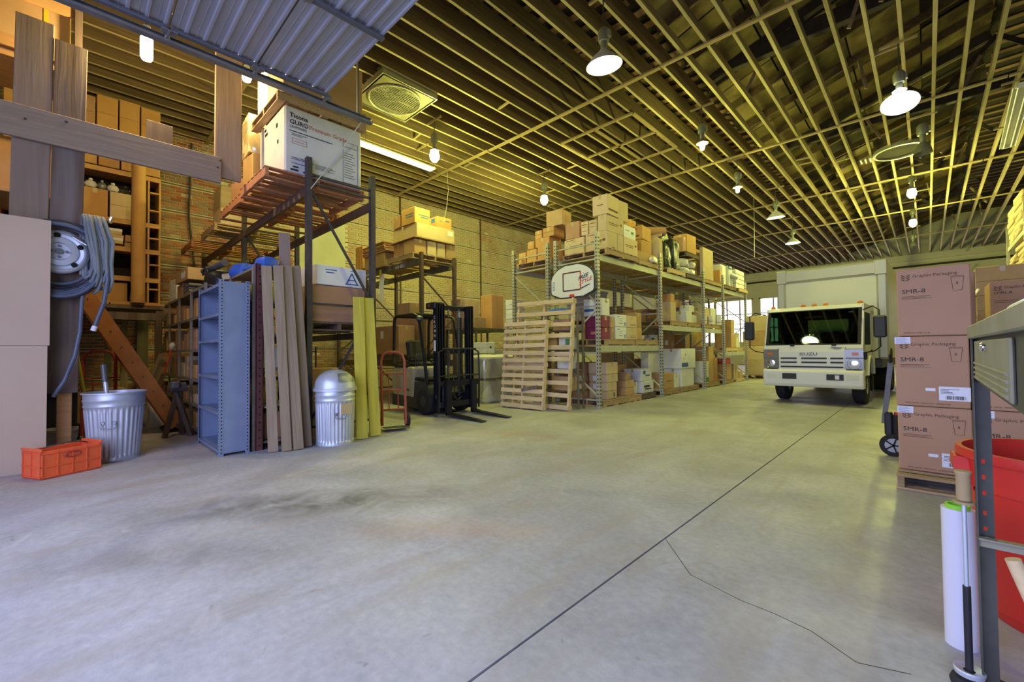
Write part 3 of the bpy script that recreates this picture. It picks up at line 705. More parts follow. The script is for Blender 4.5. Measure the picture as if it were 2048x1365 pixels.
MB().tube([(.0,-.22,.27),(.05,-.12,.30),(.06,0,.315),(.04,.12,.30),(0,.2,.27)],.006,6).build('wire','cord_dark',t)

# trash cans
def can(label,x,y,r0,r1,h,rz,dome):
    t=thing('trash_can',label,'trash can',(x,y,0),rz)
    n=384
    def rf(th,k): return 1.0
    def rib(th,k):
        return 1+(.019*math.copysign(abs(math.sin(32*th))**.45,math.sin(32*th)) if 3<=k<=6 else 0)
    R=lambda z:r0+(r1-r0)*z/h
    p=[(r0*.98,0),(r0+.012,.0),(r0+.012,.035),(R(.06),.05),(R(.09),.08),(R(h*.70),h*.70),(R(h*.74),h*.74),(R(h*.78),h*.77),(R(h*.80)+.010,h*.80),(R(h*.83),h*.825),(R(h*.86)+.004,h*.86),(R(h*.89)+.010,h*.885),(R(h*.91),h*.90),(R(h)-.004,h*.975),(R(h)+.014,h*.98),(R(h)+.014,h),(R(h)-.004,h),(R(h)-.012,h*.95),(r0*.97,.06),(0,.05)]
    MB().lathe(p,n,rf=rib).build('body','galv',t,True)
    for a in (0,PI):
        c,s=math.cos(a),math.sin(a); q=R(h*.55)+.012
        hd=MB().tube([(q+.004,-.06,h*.56),(q+.012,-.065,h*.52),(q+.02,-.05,h*.485),(q+.022,.05,h*.485),(q+.012,.065,h*.52),(q+.004,.06,h*.56)],.006,6)
        for yy in (-.05,.05): hd.cbox((q-.002,yy,h*.565),(.012,.03,.035),.003)
        hd.build('handle','galv_dark',t).rotation_euler=(0,0,a)
    if dome:
        R1=r1+.01
        pr=[(R1+.018,h-.02),(R1+.018,h+.015),(R1+.004,h+.018),(R1-.004,h+.05)]+[((R1-.004)*math.cos(a),h+.05+(R1-.03)*.92*math.sin(a)) for a in [i*PI/2/9 for i in range(1,10)]]
        MB().lathe(pr,48).build('dome_lid','galv',t,True)
        fl_=[]; v=[];f=[]
        for i in range(7):
            for j in range(9):
                th=-.55+1.1*j/8; ph=.22+.62*i/6; q=(R1+.002); v.append((q*math.cos(ph)*math.cos(th),q*math.cos(ph)*math.sin(th),h+.05+(R1-.024)*.92*math.sin(ph)))
        f=[(i*9+j,i*9+j+1,(i+1)*9+j+1,(i+1)*9+j) for i in range(6) for j in range(8)]
        MB().add(v,f).build('swing_flap','galv_dark',t,True).rotation_euler=(0,0,.45)
        MB().box((r1+.012-.01,.0,h*.66),(.004,.16,.14)).build('sticker','kraft_pale',t).rotation_euler=(0,.02,.30)
    return t
can('open galvanized ribbed trash can behind the orange crate',-6.81,.37,.215,.275,.77,-.25,False)
can('galvanized ribbed trash can with dome swing lid beside the planks',-5.67,2.46,.225,.245,.715,-.15,True)
t=thing('steel_pipe','short steel pipe sticking up out of the open trash can','pipe',(-6.80,.36,.09),0,None,(.09,-.08,0))
MB().cyl((0,0,0),(.0,.0,.98),.022,n=12).build('tube','galv',t); MB().cyl((0,0,.80),(0,0,1.0),.028,n=12).build('grip','tool_grey',t)
t=thing('broom','yellow broom handle leaning behind the open trash can','broom',(-7.45,.22,0),0,None,(.13,0,0))
MB().cyl((0,0,.12),(0,0,1.32),.016,n=10).build('handle','broom_yellow',t); MB().cbox((0,0,.07),(.10,.30,.13),.02).build('head','broom_yellow',t)
# pails and bin
t=thing('pail','grey plastic pail on the floor behind the orange crate','pail',(-7.35,-.08,0))
MB().lathe([(0,.01),(.13,.0),(.15,.22),(.158,.225),(.158,.245),(.152,.25),(.156,.30),(.162,.305),(.162,.335),(.15,.335),(.14,.10),(0,.06)],28).build('body','pail_grey',t,True); MB().tube(arc((0,.0,.27),.165,0,PI,10,(0,1)),.004,5).build('bail_handle','galv_dark',t)
t=thing('storage_bin','dark storage bin behind the grey pail','bin',(-7.82,-.14,0))
MB().cbox((0,0,.40),(.5,.42,.78),.02).build('body','bin_black',t); MB().cbox((0,0,.76),(.54,.46,.04),.01).build('rim','bin_black',t)

# hub reel with hose, and hoses
t=thing('hose_reel','steel car wheel rim on the boards wound with dark hose','hose reel',(-6.765,-.091,2.323)); t.scale=(1.075,)*3
mx=Matrix.Rotation(PI/2,4,'Y')
MB().lathe([(.212,.0),(.222,.02),(.212,.04),(.19,.05),(.178,.035),(.15,.03),(.14,.05),(.09,.06),(.08,.045),(.03,.045),(.0,.045)],36,mx).build('wheel_rim','galv',t,True)
b=MB()
for k in range(5):
    a=2*PI*k/5+.4; b.cyl((.034,.165*math.cos(a),.165*math.sin(a)),(.050,.165*math.cos(a),.165*math.sin(a)),.025,n=10)
b.build('vent_hole','hole',t)['kind']='stuff'
b=MB()
for k in range(4):
    a=2*PI*k/4; b.cyl((.04,.055*math.cos(a),.055*math.sin(a)),(.075,.055*math.cos(a),.055*math.sin(a)),.011,n=8)
b.cyl((.04,0,0),(.07,0,0),.03,n=12); b.build('hub','tool_grey',t)
q=random.Random(8)
for k in range(7):
    r=.265+.018*(k%3); sag=.06+.022*k; pts=[]
    for i in range(40):
        a=2*PI*i/40; s=math.sin(a); pts.append((.02+.022*(k//2)+q.uniform(-.004,.004),(r+.012*k)*math.cos(a)*(1+.02*math.sin(3*a+k)),r*s-sag*max(-s,0)**.8))
    MB().tube(pts,.016,8,True).build('hose_coil','hose_black' if k%2 else 'hose_blue',t,True)
MB().tube([(.05,.18,-.35),(.06,.165,-.5),(.05,.155,-.80),(.06,.12,-1.05),(.05,.05,-1.30),(.04,-.03,-1.46)],.017,8).build('hose_tail','hose_blue',t,True)
MB().cyl((.05,.10,.16),(.07,.20,.09),.014,n=8).build('nozzle','chrome',t)
t=thing('garden_hose','grey hose bundle hung over the post by the wheel rim','hose',(-6.765,.14,2.705)); t.scale=(1.075,)*3
for k in range(8):
    y0=-.055+.021*k; dp=.58+.05*(k%4); x=.02+.012*(k%3)
    pts=[(x-.02,y0+.0,-dp*.98),(x-.05,y0-.012,-dp*.5),(x-.05,y0,-.06),(x-.02,y0+.004,.02),(x+.03,y0+.008,.045),(x+.07,y0+.02,.0),(x+.085,y0+.045+.006*k,-.22),(x+.08,y0+.075,-dp*.6),(x+.06,y0+.085,-dp*.85),(x+.03,y0+.06,-dp),(x,y0+.03,-dp*1.03)]
    MB().tube(pts,.0165,8).build('hose_loop','hose_grey',t,True)
MB().tube([(.08,.10,-.15),(.10,.135,-.42),(.10,.14,-.62),(.09,.115,-.85),(.07,.07,-1.02),(.06,.05,-1.10)],.019,8).build('hose_tail','hose_blue',t,True)
MB().cyl((.06,.05,-1.10),(.055,.035,-1.15),.023,n=10).build('hose_end','paper',t)
MB().cyl((-.02,.05,.02),(.10,.16,.01),.02,n=8).cyl((.09,.15,.0),(.10,.17,.06),.016,n=8).build('hook','chrome',t)

# red hand truck
def handtruck(label,x,y,rz,h,w,m,lean):
    t=thing('hand_truck',label,'hand truck',(x,y,0),rz,None,(0,lean,rz))
    b=MB().tube([(0,-w/2,.06),(0,-w/2,h-.14),(-.01,-w/2+.03,h-.04),(-.02,-w/2+.10,h),(-.02,w/2-.10,h),(-.01,w/2-.03,h-.04),(0,w/2,h-.14),(0,w/2,.06)],.022,8); b.build('frame',m,t,True)
    for z in (.30,.60,.86): MB().cyl((0,-w/2,z),(0,w/2,z),.013,n=8).build('crossbar',m,t)
    for s in (-.07,.07): MB().cyl((0,s,.30),(0,s,.86),.009,n=6).build('strut',m,t)
    MB().cbox((.13,0,.035),(.25,w*.98,.012),.003).build('toe_plate','rack_dark',t)
    for s in (-1,1):
        q=MB().lathe([(.0,-.028),(.06,-.028),(.10,-.026),(.112,-.01),(.112,.01),(.10,.026),(.06,.028),(0,.028)],20,Matrix.Translation((-.10,s*(w/2+.05),.115))@Matrix.Rotation(PI/2,4,'X')).build('wheel','rubber',t,True)
        MB().cyl((-.10,s*(w/2+.015),.115),(-.10,s*(w/2+.085),.115),.035,n=12).build('hub','red_paint',q)
        MB().bar((0,s*w/2,.45),(-.09,s*w/2,.13),.02,.02).build('wheel_bracket',m,t)
    return t
handtruck('red steel hand truck standing behind the open trash can',-8.6,.30,0,1.25,.34,'red_paint',0)
handtruck('worn orange hand truck beside the two yellow planks',-5.98,3.52,-.35,1.20,.36,'truck_red',-.10)

# stair stringers / inclined loader
t=thing('loader_ramp','rust orange inclined stair ramp with caster wheels at its foot','ramp',(-8.55,0,0))
for s in (-.24,.24):
    MB().bar((s,1.16,.10),(s,-.48,3.18),.045,.20,(0,.88,.47)).build('stringer','rust_paint',t)
    b=MB()
    for k in range(14):
        u=(k+.5)/14; b.cyl((s+.02,1.16-1.64*u,.10+3.08*u),(s+.032,1.16-1.64*u,.10+3.08*u),.010,n=6)
    b.build('bolt','rack_rust',t)['kind']='stuff'
for k in range(9):
    u=(k+.5)/9; MB().cbox((0,1.16-1.64*u+.03,.10+3.08*u-.03),(.50,.17,.03),.004).build('tread','rust_paint',t)
for s in (-.30,.30):
    MB().cyl((s-.025,1.22,.05),(s+.025,1.22,.05),.05,n=14).build('caster','tool_grey',t)
    MB().cbox((s*.93,1.20,.10),(.04,.12,.08),.004).build('caster_bracket','rack_rust',t)
b=MB()
for k in range(2): b.bar((0,1.0-.0*k,.03),(0,1.16,.09),.46,.03)
b.build('foot_plate','rack_rust',t)

# mezzanine platform and timber shelf against the brick wall
t=thing('mezzanine_platform','dark timber storage platform below the tall wooden shelf','platform',(-11.5,.3,0))
MB().b2((-1.45,-2.2,2.06),(.78,.98,2.13)).build('edge_beam','board_weathered',t)
for k in range(8): MB().cbox((-.34,-2.0+k*.40,2.15),(2.2,.38,.035),.004).build('floor_board','shelf_wood',t)
for (x,y) in ((.70,.90),(.70,-1.2),(-1.35,.9),(-1.35,-1.2)): MB().cbox((x,y,1.03),(.10,.10,2.06),.006).build('post','board_weathered',t)
MB().cbox((.74,.45,1.92),(.04,1.1,.14),.004).build('brace','board_weathered',t)
t=thing('wooden_shelf','tall orange timber shelving against the brick wall','shelf',(-11.2,.25,2.168))
for (y,w_) in ((-1.1,.045),(.80,.03),(.97,.03)):
    MB().cbox((0,y,1.24),(.62,w_,2.48),.004).build('upright','shelf_wood',t)
for z in (.79,1.31): MB().cbox((0,.10,z),(.60,.045,.48),.004).build('divider','shelf_wood',t)
for z in (.02,.50,1.06,1.58,2.50): MB().cbox((0,-.06,z),(.64,2.08,.035),.004).build('shelf_board','shelf_wood',t)
for z in (.50,1.06,1.58,2.50): MB().cbox((.31,-.06,z-.03),(.03,2.08,.09),.004).build('shelf_lip','shelf_wood',t)
for z in (.3,.78,1.3,1.85,2.2): MB().cbox((.28,.885,z),(.10,.14,.03),.004).build('cubby_board','shelf_wood',t)
MB().b2((-.30,-1.1,0),(-.29,.97,2.5)).build('back_panel','roof_black',t)
g='tan cartons on top of the wooden shelf'
rows=[('bottom row',4.705,5.36,[-.81,-.42,.02,.33,.64,.95,1.235]),('upper row',5.365,6.05,[-.81,-.42,.02,.30,.61,.92,1.235])]
for rn,z0,z1,yy in rows:
    for i in range(len(yy)-1):
        if rn=='upper row' and i==2: z1_=5.95; mm='kraft_red'
        else: z1_=z1-.03*(i%2); mm='kraft_orange'
        carton('tan carton atop the wooden shelf, %s, %s from the left'%(rn,['sixth','fifth','fourth','third','second','first'][5-i] if False else ['first','second','third','fourth','fifth','sixth'][i]),-11.45,-10.88,yy[i],yy[i+1]-.01,z0,z1_,mm,0,g,seam=True,tape=False)
for i,(a,b_,z1) in enumerate([(-.81,-.30,4.28),(-.28,.10,4.28),(.115,.475,4.27),(.49,1.02,4.26)]):
    carton(['wide tan carton on the middle wooden shelf, hidden side','plain tan carton on the middle wooden shelf behind the post','taped tan carton with brown patch on the middle wooden shelf','long pale carton with open flap on the middle wooden shelf'][i],-11.4,-10.90,a,b_,3.768,z1,'kraft_orange' if i<3 else 'kraft_pale',0,'cartons on the middle wooden shelf',seam=i==3)
for i,(y,z,s,k) in enumerate([(.08,4.29,1,'ceramic'),(.24,4.29,1.0,'ceramic'),(.39,4.29,.8,'galv_dark'),(.54,4.28,1.0,'ceramic'),(.72,4.27,1.15,'glass_bulb')]):
    t=thing('lamp_globe',['white globe peeking out beside the post on tan cartons','white lidded pot on the tan cartons of the wooden shelf','grey metal knob on the tan cartons','small white knobbed pot on the pale open carton','clear glass globe on the pale open carton'][i],'globe',(-11.0,y,z))
    MB().lathe([(0,0),(.06*s,.0),(.085*s,.04),(.085*s,.07),(.06*s,.11),(.025*s,.125)],18).build('body',k,t,True); MB().lathe([(.025*s,.125),(.03*s,.14),(.025*s,.165),(0,.17)],12).build('knob',k,t,True)
for i in range(5): tag(MB().cbox((0,0,.0),(.30,.26-.01*i,.055),.006,(0,0,.08*(i%3-1))).build('magazine_pile' if False else 'folder','paper' if i in (1,4) else 'kraft_pale'),['lowest brown folder','second pale folder','third brown folder','fourth brown folder','topmost white folder'][i]+' in the pile on the wooden shelf','folder','folders piled on the wooden shelf').location=(-11.0,.56,3.28+.028+.0565*i)
carton('low brown carton below the folders, on the wooden shelf',-11.2,-10.92,.70,.95,3.248,3.34,'kraft',0); carton('small open brown carton beside the folder pile',-11.2,-10.9,.70,.98,3.345,3.48,'kraft_red',0.05)
carton('large flat brown carton on the lowest wooden shelf board',-11.4,-10.95,.12,.76,2.207,2.57,'kraft_orange',0)
t=thing('jug','white round jug next to the brown carton on the lowest wooden shelf','jug',(-11.0,.86,2.207)); MB().lathe([(0,0),(.065,.0),(.07,.08),(.06,.2),(.025,.25),(.025,.28),(0,.28)],16).build('body','ceramic',t,True); MB().cyl((0,0,.28),(0,0,.30),.03,n=12).build('cap','paper',t)
t=thing('hand_tools','grey power tool lying on the lowest wooden shelf near the hose','tool',(-10.99,.0,2.207)); MB().cyl((0,-.12,.06),(0,.10,.06),.05,n=12).cbox((0,.06,.10),(.06,.12,.06),.01).build('body','tool_grey',t,True); MB().cyl((0,.1,.06),(.0,.17,.06),.02,n=8).build('chuck','chrome',t)
t=thing('cardboard_tube','long tan cardboard tube standing before the wooden shelf','tube',(-10.68,.885,2.168)); MB().lathe([(.098,0),(.105,0),(.105,2.72),(.098,2.72),(.098,0)],24).build('tube','kraft_orange',t,True); MB().lathe([(0,.012),(.097,.01),(.097,.03),(0,.03)],20).build('end_plug','kraft',t)

t=thing('loft_shelf','high timber loft shelf behind the top of the left boards','shelf',(-7.75,-.35,0))
for z in (3.05,4.58): MB().cbox((0,0,z),(.9,.86,.05),.005).build('shelf_board','shelf_wood',t)
for x in (-.42,.42):
    for y in (-.41,.39): MB().cbox((x,y,(3.25 if x<0 else 4.5)),(.07,.07,6.49 if x<0 else 4.0),.005).build('post','board_pale' if y<0 else 'board_weathered',t)
for z in (4.75,5.35,3.9): MB().cbox((.40,0,z),(.04,.8,.14),.004).build('rail','shelf_wood',t)
c=carton('large dark brown carton with yellow strap on the loft shelf',-8.1,-7.42,-.68,-.02,4.608,5.52,'kraft',0,tape=False)
MB().b2((.338,.10,0),(.342,.14,.91)).build('strap','hydrant_yellow',c)
carton('second dark brown carton stacked on the strapped loft carton',-8.1,-7.42,-.68,-.02,5.523,6.2,'kraft',0)
carton('orange-brown carton low on the loft shelf by the left edge',-8.1,-7.45,-.70,-.1,3.078,3.7,'kraft_orange',0)
# dark bay beneath the platform
for i,(x,y,h,m_,l) in enumerate([(-12.3,.55,1.9,'moss_wood','thick'),(-12.35,.80,2.0,'grey_plank','greyish'),(-12.3,1.05,1.95,'board_weathered','brown')]):
    t=thing('timber_post','%s timber leaning upright in the dark bay below the platform'%l,'timber',(x+.15,y,0),0,None,(0,-.06,0)); MB().cbox((0,0,h/2),(.06,.11,h),.004).build('timber',m_,t)
for i in range(4):
    t=thing('scrap_board',['longest','second','third','shortest'][i]+' scrap board leaning against the bin shelving end','board',(-9.85+.14*i,.78+.03*i,0.02),0,None,(-.30,-.05,0)); MB().cbox((0,0,.62-.06*i),(.025,.07,1.24-.12*i),.003).build('board','board_weathered' if i%2 else 'grey_plank',t)
t=thing('extension_pole','red extension pole with white knob leaning on the bin shelving','pole',(-9.55,.98,.02),0,None,(-.20,.02,0)); MB().cyl((0,0,0),(0,0,1.28),.014,n=10).build('shaft','pole_red',t); MB().lathe([(0,1.28),(.02,1.285),(.045,1.33),(.045,1.37),(.02,1.40),(0,1.41)],14).build('knob','ceramic',t,True)
t=thing('metal_tub','low dull metal tub on the floor under the ramp','tub',(-10.3,.72,0)); MB().lathe([(0,0),(.24,0),(.27,.30),(.285,.31),(.285,.33),(.26,.33),(.23,.05),(0,.04)],28).build('body','galv_dark',t,True); MB().tube(arc((0,-.29,.22),.05,0,PI,8,(0,2)),.006,5).build('handle','rack_dark',t)
t=thing('sack','crumpled beige sack slumped by the foot of the ramp','sack',(-9.30,1.02,0)); blob(4,.46,.34,.46,20,10,.10,.4).build('body','sack',t,True); blob(9,.26,.2,.12,14,5,.14,.4).build('folded_top','sack',t,True).location=(.02,-.02,.41)
carton('open brown carton on the floor behind the red hand truck',-9.7,-9.2,.05,.62,0,.66,'kraft_pale',.05)
t=thing('vise_stand','rusty vise stand with splayed legs beside the sack','stand',(-7.88,1.10,0),.2)
for (a,b) in (((.0,-.02,.66),(.14,.12,.0)),((.0,.02,.66),(-.16,.12,.0)),((.0,0,.66),(.02,-.16,.0))): MB().bar(a,b,.06,.05).build('leg','rack_rust',t)
MB().cbox((0,0,.68),(.14,.22,.06),.01).build('head_plate','rack_dark',t); MB().cbox((.04,-.05,.75),(.10,.09,.10),.012).cbox((-.03,.08,.74),(.08,.07,.08),.012).build('jaw','tool_grey',t)

# small-parts shelving along X, facing -Y
t=thing('bin_shelving','brown steel small parts shelving running back to the wall','shelf',(-9.2,1.58,0))
ux=[-2.1,-1.02,.02,1.05,2.05]
for x in ux:
    for y in (-.28,.28): MB().cbox((x,y,1.09),(.04,.035,2.18),.003).build('upright','steel_bin',t)
lv=[.10,.45,.82,1.26,1.74,2.16]
for z in lv:
    MB().b2((-2.1,-.28,z-.012),(2.05,.28,z)).build('shelf_board','steel_bin',t); MB().b2((-2.1,-.295,z-.035),(2.05,-.285,z+.003)).build('shelf_lip','steel_bin',t)
MB().b2((-2.1,.285,.02),(2.05,.29,2.16)).build('back_panel','rack_dark',t)
rr=random.Random(21); ordn=['first','second','third','fourth','fifth','sixth','seventh','eighth']
rown=['floor','lowest','second','third','top']
for bi in range(4):
    bn=['wall-end bay','second bay from the wall','third bay from the wall','bay next the blue shelf'][bi]
    for li in range(5):
        x=-9.2+ux[bi]+.04; xe=-9.2+ux[bi+1]-.04; k=0
        while x<xe-.16:
            w=rr.uniform(.17,.34); 
            if rr.random()<.22 or x+w>xe: x+=w*.7; continue
            h=rr.uniform(.13,(lv[li+1]-lv[li])-.09); d=rr.uniform(.25,.45)
            carton('%s bin box, %s row, %s of parts shelving'%(ordn[k],rown[li],bn),x,x+w,1.315,1.315+d,lv[li]+.0005,lv[li]+h,rr.choice(['kraft_orange','kraft_orange','kraft','kraft_red','kraft_pale']),0,'small parts boxes on the brown shelving',tape=False)
            if k%2==0 and li in (2,3) and rr.random()<.6 and h<.2: carton('box stacked on the %s box, %s row, %s of parts shelving'%(ordn[k],rown[li],bn),x+.01,x+w-.01,1.32,1.32+d*.8,lv[li]+h+.001,lv[li]+h+.13,'kraft_orange',0,'small parts boxes on the brown shelving',tape=False)
            x+=w+.012; k+=1
# things on top of the shelving
carton('cream file box with label standing on the parts shelving',-10.55,-10.1,1.35,1.75,2.165,2.62,'carton_white',.1,stick=('y',.0,.7,.2,.12),tape=False)
carton('open brown carton with label on top of the parts shelving',-9.75,-8.85,1.33,1.8,2.45,2.66,'kraft',.05,stick=('y',.15,.5,.26,.10))
carton('brown carton under the open carton on the parts shelving',-9.9,-9.35,1.36,1.8,2.165,2.445,'kraft_red',0)
t=thing('tube_bundle','bundle of small black tubes lying end-on on the parts shelving','pipes',(-9.0,1.58,2.165))
for r_ in range(4):
    for c_ in range(9): MB().lathe([(.022,-.25),(.028,-.25),(.028,.22),(.022,.22)],10,Matrix.Translation((-.26+c_*.058+(r_%2)*.029,0,.03+r_*.052))@Matrix.Rotation(PI/2,4,'X')).build('tube','tool_grey',t)
t=thing('timber_offcut','reddish timber offcut lying over the parts shelving end','timber',(-8.5,1.72,2.165)); MB().cbox((0,0,.05),(.9,.08,.09),.004,(0,-.0,.1)).build('timber','shelf_wood',t)

# blue steel shelf and second shelf behind it
t=thing('steel_shelf','empty blue-grey steel shelf unit standing in front of the bays','shelf',(-6.5,1.365,0))
w2,d2,hh=.585,.155,2.07
for sx in (-1,1):
    MB().b2((sx*w2-.002,-d2+.03,.03),(sx*w2+.002,d2-.03,hh-.02)).build('side_panel','steel_blue',t)
    for sy in (-1,1):
        b=MB().b2((sx*w2-.004,sy*d2-.022*(1+sy),0),(sx*w2+.004,sy*d2+.022*(1-sy),hh)).b2((sx*w2-.022*(1+sx),sy*d2-.003,0),(sx*w2+.022*(1-sx),sy*d2+.003,hh)).build('corner_post','steel_blue',t)
        h_=MB()
        for k in range(50):
            z=.04+k*.041
            h_.box((sx*(w2+.0045),sy*(d2-.022),z),(.002,.012,.014))
            if sy<0: h_.box((sx*(w2-.022),sy*(d2+.0035),z),(.012,.002,.014))
        h_.build('slot_row','hole',b)['kind']='stuff'
for z in (.07,.51,.93,1.37,1.68,2.03):
    MB().b2((-w2+.005,-d2+.004,z-.008),(w2-.005,d2-.004,z)).b2((-w2+.005,-d2+.003,z-.035),(w2-.005,-d2+.007,z)).build('shelf_board','steel_blue',t)
MB().b2((-w2,d2-.004,.03),(w2,d2-.001,hh-.01)).build('back_panel','steel_blue',t)
b=MB()
for z in (.30,1.83,.06,1.98):
    for sy in (-1,1): b.cyl((w2+.004,sy*(d2-.02),z),(w2+.010,sy*(d2-.02),z),.007,n=8)
b.build('bolt','chrome',t)['kind']='stuff'
t=thing('grey_shelf','taller grey steel shelf with cluttered top behind the blue shelf','shelf',(-6.53,1.79,0))
for sx in (-.54,.54):
    for sy in (-.21,.20): MB().cbox((sx,sy,1.14),(.035,.035,2.28),.003).build('upright','steel_bin',t)
for z in (.1,.55,1.0,1.45,1.86,2.27): MB().b2((-.56,-.22,z-.03),(.56,.22,z)).build('shelf_board','steel_bin',t)
for i,(x0,x1,z0,z1,mm,l) in enumerate([(-6.98,-6.78,1.862,2.15,'red_paint','red'),(-6.75,-6.35,1.862,2.10,'hydrant_yellow','yellow'),(-6.9,-6.4,1.452,1.72,'bin_black','black'),(-6.6,-6.1,1.002,1.28,'carton_white','white'),(-7.0,-6.5,.552,.86,'kraft','brown'),(-6.6,-6.05,.102,.44,'kraft_red','reddish')]):
    carton('%s parts box on the grey shelf behind the blue shelf'%l,x0,x1,1.60,1.95,z0,z1,mm,0,'boxes inside the grey shelf',tape=False)
t=thing('plastic_helmet','blue plastic hood lying on top of the grey shelf','hood',(-6.95,1.72,2.272),.3); blob(31,.42,.34,.20,20,8,.05,.25).build('shell','blue_plastic',t,True); MB().cbox((.24,0,.06),(.26,.18,.06),.03).build('brim','blue_plastic',t)
t=thing('plastic_scoop','long blue plastic scoop on the grey shelf end by the planks','scoop',(-6.25,1.70,2.272),.15); MB().cbox((-.1,0,.05),(.5,.12,.09),.035).build('handle','blue_plastic',t,True); blob(33,.36,.26,.15,18,7,.04,.3).build('bowl','blue_plastic',t,True).location=(.22,0,0)
t=thing('tool_bag','black tool bag and rolled mat on the shelf corner','bag',(-7.62,1.52,2.165),.1); blob(12,.62,.30,.26,20,8,.10,.5).build('body','black_metal',t,True); MB().cyl((-.38,-.05,.30),(.40,-.02,.34),.05,n=12).build('rolled_mat','tool_grey',t,True); MB().tube(arc((-.05,-.13,.2),.1,0,PI,8),.012,6).build('strap','black_metal',t)
carton('small tan box beside the blue hood on the shelf top',-7.42,-7.22,1.55,1.75,2.272,2.36,'kraft_pale',.4)
# maroon post and grey planks leaning
t=thing('perforated_post','maroon perforated steel post standing left of the grey planks','post',(-5.92,1.625,0))
MB().b2((-.05,-.035,0),(.0,-.03,2.31)).b2((-.005,-.035,0),(.0,.045,2.31)).b2((-.05,.04,0),(0,.045,2.31)).build('channel','maroon_steel',t)
b=MB()
for k in range(24): b.cyl((-.001,.005,.06+k*.095),(.0015,.005,.06+k*.095),.011,n=8)
b.build('hole_row','hole',t)['kind']='stuff'
def lean(label,bx,by,tx,ty,L,w,th,m,cat='plank',name='wood_plank',face=(1,-.28,0)):
    p0=Vector((bx,by,0)); p1=Vector((tx,ty,math.sqrt(max(L*L-(tx-bx)**2-(ty-by)**2,.1)))); d=(p1-p0).normalized()
    n=Vector(face); n=(n-d*n.dot(d)).normalized(); s=n.cross(d)
    p0=p0+Vector((0,0,th*abs(d.x)+.5*w*abs(s.z)))
    t=thing(name,label,cat,p0[:]); mx=Matrix((s,n,d)).transposed()
    t.rotation_euler=mx.to_euler()
    MB().cbox((0,0,L/2),(w,th,L),.005).build('timber',m,t); return t
lean('first grey plank of the leaning row, next the maroon post',-5.70,1.72,-5.82,1.675,2.27,.112,.045,'grey_plank')
lean('second grey plank of the leaning row from the maroon post',-5.62,1.845,-5.80,1.80,2.29,.108,.045,'grey_plank')
lean('third grey plank of the leaning row, swung wide at its foot',-5.60,1.975,-5.81,1.905,2.30,.115,.045,'grey_plank')
lean('fourth grey plank of the leaning row, next the dome lid can',-5.70,2.115,-5.83,2.02,2.32,.11,.045,'grey_plank')
lean('tall pale plank rising behind the leaning grey row',-5.84,1.95,-5.98,1.93,2.76,.13,.04,'board_pale')
lean('left yellow plank leaning behind the dome lid can',-5.60,2.80,-5.86,2.88,2.00,.15,.042,'yellow_plank')
lean('right yellow plank leaning beside the hand truck',-5.66,3.03,-5.86,3.03,1.99,.15,.042,'yellow_plank')
# ------------------------------------------------------------------ dark pallet rack by the camera (beams along X)
def rackframe(parent,x,y0,y1,h,m,along='x',holes=True,wd=.08,hs=None):
    """one upright frame: two posts at y0,y1 (or x0,x1 when along=='y'), braces between"""
    for y in (y0,y1):
        b=MB().b2((x-wd/2,y-.035,0),(x+wd/2,y+.035,h)) if along=='x' else MB().b2((y-.035,x-wd/2,0),(y+.035,x+wd/2,h))
        p=b.build('upright',m,parent)
        if holes:
            hb=MB(); n=int((h-.1)/.075)
            for k in range(n):
                z=.08+k*.075
                if along=='x': hb.box((x+wd/2+.001,y,z),(.002,.022,.03)); hb.box((x-.018,y-.036,z),(.018,.002,.03)).box((x+.018,y-.036,z),(.018,.002,.03))
                else: hb.box((y,x-wd/2-.001,z),(.022,.002,.03)); hb.box((y+.036,x-.018,z),(.002,.018,.03)).box((y+.036,x+.018,z),(.002,.018,.03))
            hb.build('punched_hole','hole',p)['kind']='stuff'
    def P(u,z): return (x,u,z) if along=='x' else (u,x,z)
    if hs is None:
        hs=[.18]
        while hs[-1]+.95<h-.2: hs.append(hs[-1]+.95)
    for i,z in enumerate(hs):
        MB().bar(P(y0,z),P(y1,z),.03,.03).build('horizontal_brace',m,parent)
        if i+1<len(hs): MB().bar(P(y0,z+.05) if i%2==0 and len(hs)==3 or (i%2 and len(hs)!=3) else P(y1,z+.05),P(y1,hs[i+1]-.05) if i%2==0 and len(hs)==3 or (i%2 and len(hs)!=3) else P(y0,hs[i+1]-.05),.03,.03).build('diagonal_brace',m,parent)
    MB().bar(P(y0,h-.22),P(y1,h-.22),.03,.03).build('horizontal_brace',m,parent)
t=thing('pallet_rack','tall dark steel pallet rack carrying the white bulk box','rack',(0,0,0))
RX1=[-5.94,-9.0,-12.45]
for x in RX1: rackframe(t,x,2.22,3.14,3.83,'rack_dark',holes=False,hs=[.2,1.86,3.5])
for y in (2.22,3.14):
    for i in range(2):
        MB().b2((RX1[i+1]+.04,y-.025,3.33),(RX1[i]-.04,y+.025,3.45)).build('beam','rack_rust',t)
        MB().b2((RX1[i+1]+.04,y-.025,1.40),(RX1[i]-.04,y+.025,1.50)).build('beam','rack_dark',t)
T=3.452
pallet('red-brown pallet under the white bulk box on the dark rack',-7.12,-5.99,1.70,3.04,T,'pallet_red',0,'pallets on the dark rack','x',.14)
pallet('red-brown pallet second from the aisle on the dark rack',-8.50,-7.30,1.74,3.25,T,'pallet_red',0,'pallets on the dark rack','x',.14)
pallet('pallet third from the aisle on the dark rack',-10.4,-9.25,1.80,3.25,T,'pallet_wood',0,'pallets on the dark rack','x',.14)
pallet('pallet nearest the brick wall on the dark rack',-12.2,-11.0,1.74,3.25,T,'pallet_red',0,'pallets on the dark rack','x',.14)
